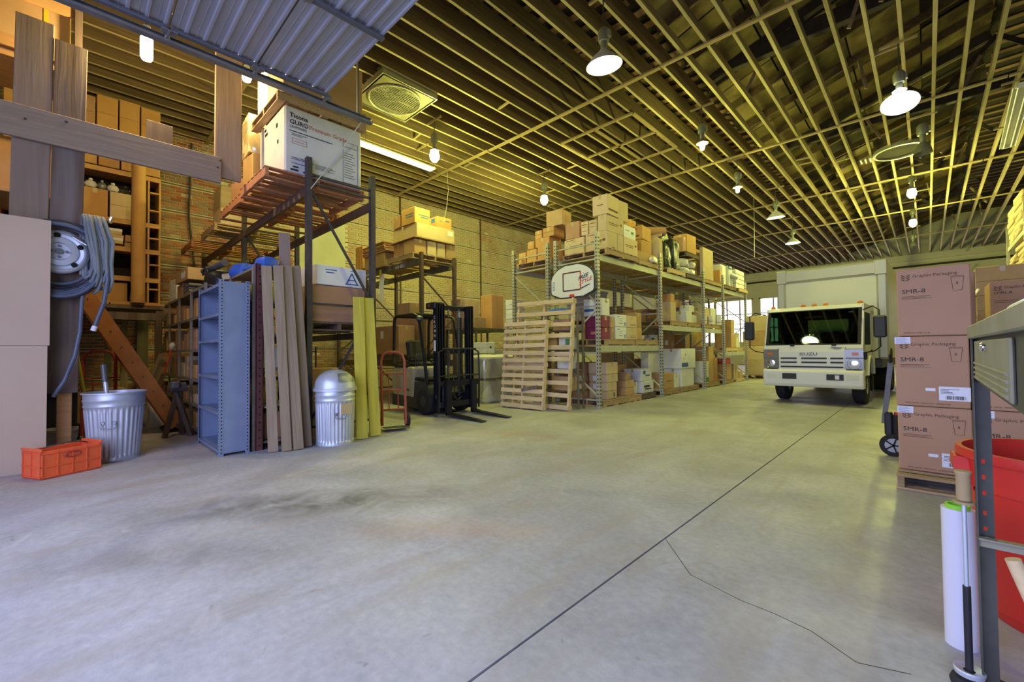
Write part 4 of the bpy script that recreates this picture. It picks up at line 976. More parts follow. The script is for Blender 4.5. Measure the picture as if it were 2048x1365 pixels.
# white bulk box
t=thing('bulk_box','large white printed bulk box on a pallet atop the dark rack','box',(-6.53,2.47,3.593))
MB().cbox((0,0,.445),(1.06,1.06,.89),.02).build('body','carton_white',t)
f=.5325
txt('Ticona',.085,'ink',t,(f,-.47,.745),RX,bold=.002); txt('GUR®',.085,'ink',t,(f,-.47,.655),RX,bold=.002); txt('UHMWPE',.052,'ink',t,(f,-.47,.600),RX)
txt('Premium Grade',.082,'ink_orange',t,(f,-.22,.655),RX,bold=.001)
MB().b2((f,-.47,.555),(f+.0015,.10,.566)).build('printed_line','ink',t)
b=MB()
for z,l in ((.525,.20),(.505,.14),(.205,.26),(.185,.30),(.13,.18)): b.b2((f,-.45,z),(f+.001,-.45+l,z+.008))
for z,l in ((.19,.24),(.172,.28),(.154,.2),(.136,.26)): b.b2((f,-.14,z),(f+.001,-.14+l,z+.007))
b.build('fine_print','tool_grey',t)['kind']='stuff'
b=MB().b2((f,-.44,.395),(f+.001,-.25,.400)).b2((f,-.44,.465),(f+.001,-.25,.470)).b2((f,-.44,.395),(f+.001,-.435,.47)).b2((f,-.255,.395),(f+.001,-.25,.47)); b.build('orange_frame','ink_orange',t)['kind']='stuff'
txt('CAUTION',.03,'ink_orange',t,(f,-.42,.42),RX)
b=MB().b2((f,.25,.06),(f+.001,.255,.66)).b2((f,.47,.06),(f+.001,.475,.66)).b2((f,.25,.06),(f+.001,.475,.065)).b2((f,.25,.655),(f+.001,.475,.66)).b2((f,.26,.585),(f+.001,.465,.592))
for k in range(11): b.b2((f,.27,.14+.035*k),(f+.001,.27+.16*(1-.3*(k%3)/2),.148+.035*k))
b.build('data_panel','tool_grey',t)['kind']='stuff'
b=MB().b2((f,-.46,.03),(f+.0015,-.36,.055)).b2((f,-.30,.03),(f+.0015,-.20,.05)).b2((f,-.43,.075),(f+.0015,-.36,.095)); b.build('printed_mark','ink',t)['kind']='stuff'
b=MB().b2((-.28,-.5325,.72),(-.16,-.531,.76)).b2((-.30,-.5325,.79),(-.22,-.531,.83)).b2((.24,-.5325,.45),(.29,-.531,.50)).b2((.2,-.5325,.68),(.26,-.531,.74)); b.build('hand_slot','hole',t)['kind']='stuff'
MB().tube([(.545,-.30,-.02),(.56,-.05,.06),(.545,.15,.32),(.54,.30,.52),(.545,.42,.64)],.006,5).build('cord','cord',t)
pallet('pallet resting on top of the white bulk box',-7.13,-5.95,1.84,3.06,4.486,'pallet_wood',0,None,'y',.12)
t=thing('wrapped_load','film wrapped white load on the pallet above the bulk box','load',(-6.82,2.42,4.608)); MB().cbox((0,0,.42),(.50,1.02,.84),.03).build('stack','carton_white',t); blob(3,.56,1.1,.86,22,10,.03,.9).build('stretch_film','film_clear',t,True)
carton('large plain brown carton in shade beside the wrapped load up high',-6.54,-6.0,1.92,3.03,4.608,5.42,'kraft',0)
# torn cartons and film on the second pallet
z=T+.142
carton('torn brown carton leaning on the rack pallet behind the bulk box',-7.62,-7.22,1.86,2.4,z,z+.62,'kraft',.08)
tc_=carton('film covered carton stacked behind the white bulk box',-7.66,-7.20,1.84,2.5,z+.622,z+1.22,'kraft_pale',-.06)
carton('low crushed carton at the front of the second rack pallet',-8.2,-7.7,1.84,2.3,z,z+.38,'kraft_red',.12)
blob(17,.56,.80,.62,22,12,.09,.6).build('film','film_clear',tc_,True)
tc_=carton('brown carton wrapped in shiny film on the third rack pallet',-10.1,-9.5,1.95,2.7,z,z+.78,'kraft_pale',.0)
o=MB().lathe([(.56,0),(.575,.1),(.562,.2),(.575,.32),(.56,.42)],4,Matrix.Rotation(PI/4,4,'Z')).build('film','film_clear',tc_); o.scale=(.79,.97,1); o.location=(0,0,.36)
carton('plain carton beside the film banded carton',-10.38,-10.12,2.0,2.7,z,z+.62,'kraft',.0)
# lower level of the dark rack
pallet('dark pallet on the lower level of the dark rack',-7.2,-6.02,2.26,3.10,1.502,'pallet_dark',0,None,'x',.12)
z=1.624
carton('large brown carton right half of the lower dark rack level',-6.66,-6.04,2.30,3.08,z,z+.52,'kraft_red',0)
carton('tall brown carton left half of the lower dark rack level',-7.18,-6.68,2.28,3.0,z,z+.66,'kraft_red',0,seam=True)
t=carton('long white printed carton on the large brown carton, dark rack',-6.64,-6.02,2.34,3.09,z+.522,z+.80,'carton_white',.03,marks=('ink_blue',[('x',-.22,.78,.22,.05),('x',-.24,.64,.16,.05),('x',.22,.85,.12,.04)]))
b=MB()
for (y0,z0,y1,z1) in ((.06,.05,.14,.20),(.14,.20,.22,.05),(.09,.10,.19,.10),(.04,.04,.24,.04)): b.bar((.308,y0,z0),(.308,y1,z1),.004,.016)
b.build('printed_mark','ink_blue',t)['kind']='stuff'
for i,(x0,x1,y0,y1,h,mm,l) in enumerate([(-6.5,-6.05,2.3,2.75,.72,'kraft','olive brown'),(-6.45,-6.0,2.80,3.1,.5,'kraft_pale','pale'),(-7.3,-6.7,2.3,3.0,.95,'kraft','tall brown')]):
    carton('%s carton on the floor beneath the dark rack'%l,x0,x1,y0,y1,0,h,mm,0,'cartons beneath the dark rack')
t=thing('wire_shelf','black wire shelf rack seen beneath the dark pallet rack','shelf',(-8.2,2.7,0))
for x in (-.5,.5):
    for y in (-.3,.3): MB().cyl((x,y,0),(x,y,1.3),.014,n=8).build('post','black_metal',t)
for z in (.3,.75,1.22):
    b=MB()
    for k in range(12): b.cyl((-.5,-.3+k*.0545,z),(.5,-.3+k*.0545,z),.005,n=5)
    b.cyl((-.5,-.3,z),(-.5,.3,z),.008,n=5).cyl((.5,-.3,z),(.5,.3,z),.008,n=5); b.build('wire_tier','black_metal',t)
# ------------------------------------------------------------------ second dark rack
t=thing('pallet_rack','second dark pallet rack behind the forklift, with painted location codes','rack',(0,0,0))
RX2=[-8.475,-11.221,-12.905]  # rack and its cartons enlarged about the camera, baked into these coordinates
for x in RX2: rackframe(t,x,5.718,6.69,3.528,'rack_rust',holes=False,wd=.09)
for y in (5.718,6.69):
    for i in range(2):
        for z in (0.974,3.392): MB().b2((RX2[i+1]+.045,y-.028,z-.147),(RX2[i]-.045,y+.028,z)).build('beam','olive_steel',t)
for x,s in ((-9.571,'A11-02-3'),(-11.266,'A11-01-3')): txt(s,.113,'paper',t,(x,5.684,3.274),RY,bold=.003)
t=thing('rope_loop','white rope loops hanging with yellow tag from the second rack','rope',(-10.226,5.673,3.234))
for k in range(3): MB().tube([(-.056+.056*k,0,.0),(-.08+.056*k,-.022,-.34),(-.056+.068*k,-.022,-.655-.056*k),(.0+.056*k,-.022,-.34),(.0+.056*k,0,0)],.0135,6).build('rope','foam_white',t,True)
MB().cbox((0,-.034,.022),(.113,.022,.18),.004).build('tag','hydrant_yellow',t)
pallet('pallet under the yellow cartons on the second dark rack',-9.741,-8.611,5.56,6.893,3.394,'pallet_wood',0,None,'x',0.136)
g='yellowed cartons on the second dark rack'
carton('left reddish carton of the bottom layer on the second dark rack',-9.605,-9.153,5.65,6.215,3.532,3.871,'kraft_red',0,g)
carton('corner carton of the bottom layer on the second dark rack',-9.108,-8.622,5.627,5.966,3.532,3.871,'kraft',0,g)
carton('second carton of the bottom layer on the second dark rack',-9.04,-8.611,5.989,6.26,3.532,3.871,'kraft_pale',0,g)
carton('third carton of the bottom layer on the second dark rack',-9.04,-8.611,6.283,6.531,3.532,3.871,'kraft_pale',0,g)
carton('fourth carton of the bottom layer on the second dark rack',-9.04,-8.611,6.554,6.848,3.532,3.883,'kraft',0,g)
t=thing('slip_sheet','bent cardboard slip sheet between carton layers, second dark rack','cardboard',(-9.153,6.215,3.892)); MB().cbox((0,0,.010),(1.187,1.243,.012),.002).build('sheet','kraft',t)
carton('long film wrapped carton, middle layer of the second dark rack',-9.662,-8.588,5.673,6.803,3.922,4.261,'kraft_pale',0,g,stick=('x',.38,.7,.16,.11))
carton('blue striped carton top left on the second dark rack',-9.21,-8.656,5.639,6.102,4.263,4.645,'kraft_orange',.05,None,marks=('ink_blue',[('x',.1,.55,.7,.07),('x',.15,.42,.5,.07),('y',.1,.6,.6,.07),('y',.1,.45,.5,.07)]))
carton('open reddish carton behind the blue striped carton',-9.605,-9.243,5.639,6.045,4.263,4.578,'kraft_red',-.06)
carton('yellow carton with blue patch top right on the second dark rack',-9.097,-8.633,6.305,6.757,4.263,4.555,'kraft_orange',-.04,None,marks=('ink_blue',[('y',.1,.70,.35,.35),('x',-.25,.62,.18,.05),('x',.2,.7,.3,.1)]))
sheetpack('stack of flat brown cartons on the second dark rack',-11.017,-9.854,5.537,6.667,3.754,9,.0294,'kraft_red')
carton('low open tray carton under the flat carton stack',-10.961,-9.887,5.56,6.61,3.394,3.748,'kraft',0)
t=thing('standing_cardboard','yellow folded cardboard standing upright on the second dark rack','cardboard',(-11.582,5.763,3.394))
for k in range(3): MB().cbox((-.18+.147*k,0,.407),(.124,.056,.814),.004).build('folded_sheet','kraft_orange',t)
# lower level behind the forklift
carton('orange-brown carton on the lower second rack level behind the forklift cage',-9.741,-8.678,5.221,5.673,1.132,1.81,'kraft_red',0,stick=('y',-.2,.7,.13,.18))
carton('yellow lined carton at left of the forklift cage',-10.396,-9.808,5.311,5.876,1.132,1.675,'kraft_orange',.06)
carton('brown carton with white label right on the lower second rack level',-9.322,-8.611,5.932,6.531,1.132,2.047,'kraft_red',0,stick=('x',.1,.35,.13,.16))
pallet('pallet at the front of the lower second rack level',-10.509,-8.611,5.198,6.667,0.976,'pallet_dark',0,None,'x',0.153)
carton('red-brown open carton high on the lower second rack stack',-10.057,-9.379,5.932,6.554,1.132,2.127,'kraft_red',0)
carton('small dark open carton at the top of the lower rack stack',-9.944,-9.435,5.966,6.441,2.132,2.443,'kraft',.1)
# low shelf by the wall, right of the forklift
t=thing('low_shelf','long low steel shelf against the brick wall beyond the forklift','shelf',(-9.4,7.9,0))
for x in (-1.2,0,1.2):
    for y in (-.75,.75): MB().cbox((x,y,.88),(.05,.05,1.76),.003).build('leg','olive_steel',t)
for z in (.5,1.78): MB().b2((-1.25,-.8,z-.05),(1.25,.8,z)).build('shelf_board','olive_steel',t)
for i,(x0,x1,y0,y1,h,mm,l) in enumerate([(-9.3,-8.75,7.20,7.75,.80,'kraft_pale','tall tan'),(-8.75,-8.3,7.80,8.25,.92,'kraft_orange','tallest yellow-tan'),(-8.7,-8.25,7.15,7.55,.28,'kraft','low brown'),(-10.3,-9.7,7.3,7.9,.46,'kraft','wide brown')]):
    carton('%s carton on the steel shelf beyond the forklift'%l,x0,x1,y0,y1,1.782,1.782+h,mm,0,'cartons on the wall shelf')
for i in range(3): carton('%s white archive box in the column by the rear rack end'%['lowest','middle','topmost'][i],-8.24,-7.86,8.25,8.63,1.782+i*.262,1.782+(i+1)*.262-.004,'carton_white',0,'white archive boxes',tape=False,seam=True,marks=('ink',[('x',0,.45,.3,.12)]))
sheetpack('sagging stack of flat cartons at the front of the wall shelf',-8.9,-8.2,7.6,8.2,1.782,0+5,.03,'kraft') if False else sheetpack('stack of flat cartons beside the low brown carton on the wall shelf',-8.24,-8.16,7.1,7.15,1.782,1,.02,'kraft')
carton('large pale grey carton on the lower tier of the wall shelf',-8.76,-8.26,7.5,8.3,.502,1.2,'carton_white',0)
for i,(x,y,h,l) in enumerate([(-7.55,6.85,1.13,'right of the forklift mast'),(-7.75,7.75,1.13,'behind, next the new pallets')]):
    t=thing('foam_bale','shrink wrapped bale of white foam %s'%l,'bale',(x,y,0))
    for k in range(2): blob(40+i*3+k,.86,.84,h/2-.01,28,8,.018,.85).build('foam_block','foam_white',t,True).location=(0,0,k*h/2)
    blob(46+i,.89,.87,h,28,9,.02,.9).build('stretch_film','film_clear',t,True)
carton('small white archive box on top of the foam bale',-7.85,-7.45,6.75,7.1,1.135,1.40,'carton_white',.2,tape=False,seam=True,marks=('ink',[('x',0,.55,.2,.2)]))

# ------------------------------------------------------------------ forklift, facing +X
t=thing('forklift','black and cream counterbalance forklift with lowered forks','forklift',(-6.95,5.12,0))
b=MB(); b.prism([(-1.05,.32),(-1.12,.55),(-1.05,.86),(-.35,.90),(-.30,.86),(-.30,.30)],1,-.44,.44); o=b.build('battery_hood','forklift_cream',t)
bv=o.modifiers.new('edge','BEVEL'); bv.width=.035; bv.segments=2
b=MB(); b.prism([(-1.10,.10),(-1.10,.34),(-.30,.34),(-.28,.60),(.10,.62),(.30,.40),(.30,.14),(-.2,.08)],1,-.42,.42); b.build('chassis','forklift_dark',t)
MB().cbox((-.10,0,.66),(.46,.80,.06),.02).build('floor_plate','black_metal',t)
MB().cbox((-.62,0,.94),(.46,.46,.10),.04).build('seat','black_metal',t); MB().cbox((-.86,0,1.20),(.11,.44,.48),.045,(0,-.18,0)).build('seat_back','black_metal',t)
for s in (-1,1): MB().cbox((-.62,s*.26,1.08),(.30,.05,.05),.02).build('armrest','black_metal',t)
t2=MB().tube([(.10,-.05,.66),(.02,-.05,.98),(-.05,-.05,1.10)],.025,8).build('steering_column','black_metal',t)
MB().tube([(x*.0-.06+.04*math.sin(a),-.05+.17*math.cos(a),1.12+.16*math.sin(a)) for a in [2*PI*i/20 for i in range(20)]],.014,6,True).build('steering_wheel','black_metal',t2)
for k in range(4): 
    l=MB().cyl((-.34,-.36+.05*k,.90),(-.30+.01*k,-.36+.05*k,1.12),.008,n=6); l.lathe([(0,-.02),(.018,-.01),(.02,.01),(0,.025)],8,Matrix.Translation((-.30+.01*k,-.36+.05*k,1.13))); l.build('control_lever','tool_grey',t)
# overhead guard
for s in (-1,1):
    MB().tube([(.16,s*.43,.58),(.10,s*.43,.95),(-.08,s*.43,1.78),(-.14,s*.43,1.88),(-.28,s*.43,1.93),(-.90,s*.43,1.93),(-.98,s*.43,1.88),(-1.0,s*.43,1.78),(-1.02,s*.43,.98),(-.95,s*.43,.90),(-.50,s*.42,.90)],.032,8).build('guard_post','black_metal',t,True)
MB().cyl((-.25,-.43,1.93),(-.25,.43,1.93),.03,n=8).build('guard_crossbar','black_metal',t); MB().cyl((-.95,-.43,1.93),(-.95,.43,1.93),.03,n=8).build('guard_crossbar','black_metal',t)
for k in range(7): MB().b2((-.95,-.36+k*.12-.012,1.925),(-.25,-.36+k*.12+.012,1.965)).build('guard_bar','black_metal',t)
MB().lathe([(0,-.02),(.07,0),(.07,.06),(.04,.09),(0,.10)],16,Matrix.Translation((-.12,-.40,1.80))).build('work_light','tool_grey',t,True)
# mast
for s in (-1,1):
    for (x,y,w_,d_,h_,n_) in ((.44,.40,.12,.075,2.08,'outer_channel'),(.47,.31,.11,.065,2.07,'inner_channel')):
        b=MB().b2((x-w_/2,s*y-.012,.10),(x+w_/2,s*y+.012,h_)).b2((x-w_/2,s*y-d_/2,.10),(x-w_/2+.02,s*y+d_/2,h_)).b2((x+w_/2-.02,s*y-d_/2,.10),(x+w_/2,s*y+d_/2,h_)); b.build(n_,'mast_black',t)
    MB().cyl((.36,s*.20,.2),(.36,s*.20,1.85),.045,n=12).build('lift_cylinder','black_metal',t,True)
    MB().cyl((.36,s*.20,1.85),(.36,s*.20,2.02),.025,n=10).build('piston_rod','chrome',t,True)
    c=MB()
    for k in range(40): c.box((.43,s*.12,.35+k*.042),(.02,.03,.03))
    c.build('lift_chain','tool_grey',t)['kind']='stuff'
for z in (.35,1.2,2.02): MB().cbox((.40,0,z),(.06,.84,.09),.01).build('mast_crossmember','mast_black',t)
MB().cbox((.33,-.36,2.05),(.30,.22,.12),.015).build('head_bracket','black_metal',t); MB().cyl((.30,-.475,2.05),(.30,-.462,2.05),.03,n=12).build('bracket_bolt','copper',t)
MB().cbox((.44,-.443,1.63),(.08,.006,.42),.002).build('mast_decal','black_metal',t)
for k,ch_ in enumerate('CROWN'): txt(ch_,.075,'paper',t,(.415,-.449,1.80-k*.085+.0),RY,name='lettering')
MB().b2((.41,-.449,1.20),(.47,-.446,1.40)).build('sticker','paper',t)
# carriage and forks
for z in (.22,.60): MB().cbox((.60,0,z),(.05,.95,.10),.008).build('carriage_bar','mast_black',t)
for s in (-1,1):
    MB().cbox((.60,s*.36,.41),(.04,.08,.48),.006).build('carriage_plate','mast_black',t)
    f=MB(); f.b2((.63,s*.30-.06,.03),(.68,s*.30+.06,.66)); f.prism([(.63,.03),(.68,.03),(1.62,.015),(1.62,.022),(.68,.075),(.63,.075)],1,s*.30-.06,s*.30+.06); f.build('fork','mast_black',t)
    MB().tube([(.60,s*.475,.1),(.62,s*.475,.7),(.60,s*.475,1.18),(.60,s*.36,1.24)],.018,6).build('backrest_post','black_metal',t,True)
MB().cyl((.60,-.40,1.24),(.60,.40,1.24),.018,n=8).build('backrest_rail','black_metal',t); MB().cyl((.60,-.47,.74),(.60,.47,.74),.014,n=8).build('backrest_rail','black_metal',t)
for k in range(5): MB().cyl((.60,-.28+.14*k,.66),(.60,-.28+.14*k,1.24),.010,n=6).build('backrest_bar','black_metal',t)
MB().tube([(.60,-.1,.55),(.62,-.16,.40),(.63,-.08,.28),(.62,.02,.34)],.014,6).build('hydraulic_hose','rubber',t,True)
for s in (-1,1):
    w=MB().lathe([(.10,-.10),(.22,-.10),(.255,-.07),(.26,0),(.255,.07),(.22,.10),(.10,.10)],28,Matrix.Translation((.12,s*.40,.26))@Matrix.Rotation(PI/2,4,'X')).build('front_wheel','rubber',t,True)
    MB().lathe([(0,-.085),(.10,-.09),(.13,-.10),(.13,.10),(.10,.09),(0,.085)],20,Matrix.Translation((.12,s*.40,.26))@Matrix.Rotation(PI/2,4,'X')).build('wheel_hub','forklift_dark',w,True)
MB().lathe([(0,-.09),(.16,-.09),(.19,-.06),(.19,.06),(.16,.09),(0,.09)],22,Matrix.Translation((-.82,0,.19))@Matrix.Rotation(PI/2,4,'X')).build('rear_wheel','rubber',t,True)
MB().cbox((-.48,-.452,.44),(.12,.006,.035),.002).build('badge','tool_grey',t)
txt('CROWN',.06,'ink',t,(-.90,-.4435,.42),RY)
# ------------------------------------------------------------------ galvanized pallet rack rows (beams along Y)
def bigrack(label,x0,x1,ys,levels,top,name='pallet_rack'):
    t=thing(name,label,'rack',(0,0,0))
    for y in ys: rackframe(t,y,x1,x0,top,'rack_galv',along='y')
    for i in range(len(ys)-1):
        for z in levels[i]:
            for x in (x0-.045,x1+.045):
                b=MB().b2((x-.025,ys[i]+.04,z-.13),(x+.025,ys[i+1]-.04,z)); b.build('beam','rack_beam',t)
            n=8; w=(ys[i+1]-ys[i]-.16)/n
            dm=MB().cbox((0,0,0),(abs(x1-x0)-.16,w*.86,.02),.003).mesh('deck_board','pallet_wood')
            for k in range(n): link('deck_board',dm,t,((x0+x1)/2,ys[i]+.08+w*(k+.5),z-.012))
    return t
YA=[7.38,10.2,13.05,14.76,17.15]  # bay lines and most load positions below worked out from image pixels
bigrack('galvanized pallet rack row along the aisle, carrying three tiers of cartons',-4.74,-5.79,YA,[[1.28,3.15],[1.80,3.15],[1.80,3.15],[1.08,3.15]],3.58)
bigrack('galvanized pallet rack row standing back to back behind the aisle row',-6.02,-7.06,YA,[[1.80,3.15],[1.80,3.15],[1.80,3.15],[1.08,3.15]],3.58)
for y,s in ((8.1,'A13-02-3'),(8.9,'A13-01-3')): 
    b=tag(MB().b2((-7.12,y-.2,3.03),(-7.117,y+.2,3.11)).build('location_sign','paper'),'white location sign on the rear rack beam, '+('nearer' if y<8.5 else 'farther'),'sign'); 
# top tier, aisle row
pw='pallets on the aisle rack'
P1=3.152
pallet('pallet on the top tier at the near end of the aisle rack',-5.80,-4.66,7.62,8.98,P1,'pallet_wood',0,pw,'y')
z=P1+.137; g='tan print cartons on the near top tier'
Mk=('ink_brown',[('y',-.22,.90,.35,.035),('y',.05,.50,.55,.05),('y',.05,.40,.40,.04),('y',.36,.50,.09,.14)])
Mx=('ink_brown',[('x',-.1,.55,.55,.04),('x',-.1,.45,.5,.03),('x',.34,.62,.10,.12)])
carton('tan printed carton, bottom layer left end of the near top tier',-5.76,-5.23,7.64,8.2,z,z+.34,'kraft_pale',0,g,marks=Mk)
carton('tan printed carton, bottom layer corner of the near top tier',-5.20,-4.66,7.64,8.05,z,z+.36,'kraft_pale',0,g,marks=('ink_brown',Mk[1]+[('x',.1,.1,.3,.05)]))
carton('narrow tan carton, second along the aisle on the near top tier',-5.2,-4.67,8.07,8.32,z,z+.36,'kraft_pale',0,g)
carton('wide tan carton, third along the aisle on the near top tier',-5.2,-4.67,8.34,8.96,z,z+.36,'kraft_pale',0,g,marks=Mx)
carton('hidden tan carton behind the bottom layer of the near top tier',-5.75,-5.25,8.25,8.95,z,z+.36,'kraft',0)
z1=z+.363
carton('slim tan carton, second layer left on the near top tier',-5.32,-5.14,7.66,8.2,z1,z1+.30,'kraft_pale',0,g,marks=('ink_brown',[('y',0,.75,.7,.04),('y',0,.6,.6,.03),('y',0,.3,.6,.03)]))
carton('middle tan carton, second layer of the near top tier',-5.12,-4.92,7.66,8.1,z1,z1+.29,'kraft_pale',0,g,marks=('ink_brown',[('y',0,.75,.7,.04),('y',0,.5,.6,.03)]))
carton('open flapped tan carton, second layer corner of the near top tier',-4.90,-4.68,7.66,8.36,z1,z1+.345,'kraft_pale',0,g,marks=Mx)
carton('pale greenish carton, second layer far side of the near top tier',-5.1,-4.69,8.38,8.92,z1,z1+.28,'carton_white',0,None,marks=('ink_green',[('x',-.2,.6,.3,.06),('x',.2,.5,.2,.2)]))
z2=z1+.348
carton('large tan carton crowning the near top tier of the aisle rack',-5.03,-4.66,7.66,8.14,z2,z2+.42,'kraft_pale',.03,None,seam=False,marks=('ink_brown',[('y',0,.5,.4,.04),('x',0,.25,.8,.10)]))
carton('tall tan carton beside the crowning carton, near top tier',-5.0,-4.70,8.19,8.60,z2,z2+.43,'kraft_pale',-.04)
carton('brown taped carton between the two rack rows up high',-5.78,-5.40,7.7,8.2,z1,z1+.37,'kraft_red',.05)
carton('low carton under the brown taped carton, behind the near top tier',-5.78,-5.36,8.25,8.8,z1,z1+.30,'kraft',0)
# second load on the top tier
pallet('second pallet along the aisle on the top tier',-5.78,-4.72,9.12,10.12,P1,'pallet_wood',0,pw,'y')
carton('long low carton, base of the second top tier load',-5.7,-4.80,9.16,10.10,z,z+.22,'kraft',0)
za=z+.223
carton('tan carton above the long low carton, second top tier load',-5.35,-4.84,9.46,10.0,za,za+.32,'kraft_orange',0,seam=False)
carton('bulging printed carton high on the second top tier load',-5.4,-4.84,9.44,10.02,za+.323,za+.66,'kraft_orange',.10,marks=('ink_brown',[('y',0,.75,.5,.09),('y',.05,.25,.6,.12)]))
carton('orange-yellow carton at the summit of the second top tier load',-5.7,-5.2,9.4,9.9,za+.663,za+.90,'kraft_orange',-.08)
carton('red-edged carton behind the summit, second top tier load',-5.65,-5.42,9.15,9.38,za,za+.72,'ink_red',0)
carton('small tan carton beside the bulging carton base',-5.6,-5.37,9.46,10.0,za,za+.30,'kraft',0)
t=thing('film_wrap','crumple of shiny stretch film on the near edge of the second load','film',(-4.72,9.86,z)); blob(51,.10,.34,.15,16,8,.16,.4).build('film','wrap_film',t,True)
t=thing('paper_bag','tall tan paper sack standing at the second rack upright','bag',(-4.98,10.43,P1+.002)); blob(52,.42,.32,.92,20,10,.05,.85).build('body','kraft_pale',t,True); MB().cbox((0,0,.94),(.40,.04,.07),.01).build('folded_top','kraft_pale',t)
t=thing('cardboard_tube','rolled brown cardboard lying over the sack and bags','tube',(-5.15,10.45,P1+1.10),0,None,(0,PI/2-.1,1.15)); MB().lathe([(.10,-.5),(.12,-.5),(.12,.5),(.10,.5)],20).build('roll','kraft_red',t,True)
pallet('pale pallet under the black bagged load on the top tier',-5.72,-4.70,10.64,11.70,P1,'pallet_new',0,pw,'y')
for i,(y,h,l) in enumerate([(10.92,.74,'nearer'),(11.44,.92,'farther')]):
    t=thing('trash_bag','glossy black plastic wrapped bundle, %s of the pair on the top tier'%l,'bag',(-5.05,y,z)); blob(60+i,.56,.50,h,24,12,.09,.6).build('bag','bag_black',t,True); blob(64+i,.2,.2,.14,12,5,.15,.2).build('tied_neck','bag_black',t,True).location=(0,0,h-.05)
t=thing('trash_bag','black plastic bundle slumped atop the bagged pair','bag',(-5.3,11.15,z+.74)); blob(68,.7,.7,.42,22,9,.08,.3).build('bag','bag_black',t,True)
pallet('pallet under the shiny wrapped bale on the top tier',-5.78,-4.70,11.80,12.98,P1,'pallet_dark',0,pw,'y')
t=thing('wrapped_bale','silvery film wrapped bale under the dark pallet on the top tier','bale',(-5.18,12.40,z))
for k in range(2):
    for j in range(2): blob(70+k*2+j,.82,.50,.25,20,7,.06,.6).build('bundle','wrap_film',t,True).location=(0,-.27+.54*j,.245*k)
pallet('dark pallet sandwiched on top of the silvery bale',-5.6,-4.76,11.92,12.88,z+.50,'pallet_dark',0,None,'y')
zz=z+.64
carton('open topped tan carton frame on the dark sandwiched pallet',-5.25,-4.84,12.22,12.84,zz,zz+.56,'kraft_orange',-.05,seam=False)
b=carton('folded brown cardboard packed beside the tan carton, up high',-5.2,-4.86,11.94,12.2,zz,zz+.42,'kraft_red',0)
t=thing('flat_carton','tall plain flat carton standing on the aisle edge of the top tier','carton',(-4.80,13.55,P1+.138)); MB().cbox((0,0,.47),(.10,.84,.94),.008).build('panel','kraft_pale',t); MB().cbox((.052,0,.9),(.003,.80,.03),.001).build('tape','tape',t)
carton('large brown carton behind the tall flat carton, top tier',-5.60,-4.95,13.15,14.05,P1+.138,P1+1.06,'kraft',0)
carton('tan lidded carton behind the tall flat carton, slightly higher',-5.62,-5.15,14.12,14.52,P1+.138,P1+1.20,'kraft_pale',0)
pallet('pallet under the tall flat carton on the top tier',-5.78,-4.70,13.12,14.60,P1,'pallet_wood',0,pw,'y')
pallet('pallet under the white appliance load on the top tier',-5.75,-4.70,14.86,16.05,P1,'pallet_dark',0,pw,'y')
carton('tan carton leaning at the third upright on the top tier',-5.3,-4.85,14.64+.24,14.88+.14,z,z+.50,'kraft_orange',0)
t=thing('appliance','white enamel appliance with rounded top on the top tier','appliance',(-5.1,15.26,z)); MB().cbox((0,0,.36),(.5,.44,.72),.05).build('cabinet','carton_white',t); MB().cbox((.25,0,.48),(.012,.32,.3),.004).build('door','foam_white',t)
t=thing('appliance','pale blue machine with round nozzle on the top tier','appliance',(-5.02,15.76,z)); MB().cbox((0,0,.36),(.44,.46,.72),.04).build('cabinet','pail_grey',t); MB().cyl((.22,.05,.40),(.42,.12,.30),.10,.06,n=14).build('nozzle','pail_grey',t,True); MB().cbox((.2,-.05,.66),(.1,.3,.1),.02).build('control_box','blue_tarp',t)
pallet('pallet at the far end of the top tier',-5.72,-4.62,16.08,17.06,P1,'pallet_wood',0,pw,'y')
t=thing('wrapped_load','tall film wrapped pale load at the far end of the top tier','load',(-5.2,16.58,z)); 
for k in range(4): MB().cbox((0,0,.085+.165*k),(.95,.88,.155),.02).build('layer','foam_white',t)
blob(77,1.0,.93,.66,24,8,.015,.95).build('stretch_film','film_clear',t,True)

# middle tier
M1=1.282; zb=M1+.137
pallet('first pallet on the middle tier of the aisle rack',-5.72,-4.76,7.70,8.92,M1,'pallet_wood',0,pw,'y')
pallet('empty second pallet on the middle tier of the aisle rack',-5.72,-4.76,8.98,10.12,M1,'pallet_wood',0,pw,'y')
carton('magenta printed carton, upper, at the rack end middle tier',-5.30,-4.86,7.46+.26,8.02,zb+.24,zb+.49,'carton_magenta',0); carton('magenta printed carton, lower, at the rack end middle tier',-5.30,-4.86,7.72,8.02,zb,zb+.237,'carton_magenta',0,None,marks=('ink_orange',[('y',.1,.55,.5,.25)]))
carton('white cloud printed carton atop the magenta cartons',-5.34,-4.86,7.74,8.04,zb+.492,zb+.86,'carton_white',0,None,marks=('ink_blue',[('x',.05,.8,.4,.03),('y',-.2,.35,.5,.16)]))
for k in range(2): carton('olive tan carton, %s, between magenta and white cartons'%['lower','upper'][k],-5.3,-4.84,8.045,8.20,zb+.242*k,zb+.242*(k+1)-.003,'kraft',0)
for k in range(2): 
    t=carton('white printed carton with ring logos, %s of two, middle tier'%['lower','upper'][k],-5.30,-4.83,8.22,8.70,zb+.272*k,zb+.272*(k+1)-.003,'carton_white',0,None,marks=('ink_blue',[('x',-.25,.82,.18,.06),('x',-.05,.66,.3,.03),('x',-.05,.5,.22,.03),('x',-.05,.3,.36,.04),('y',.2,.4,.2,.3)]),tapem='tool_grey')
    MB().tube([(.232,.16+.035*math.cos(a),.07+.035*math.sin(a)) for a in [2*PI*i/16 for i in range(16)]],.006,5,True).build('ring_mark','ink_blue',t)
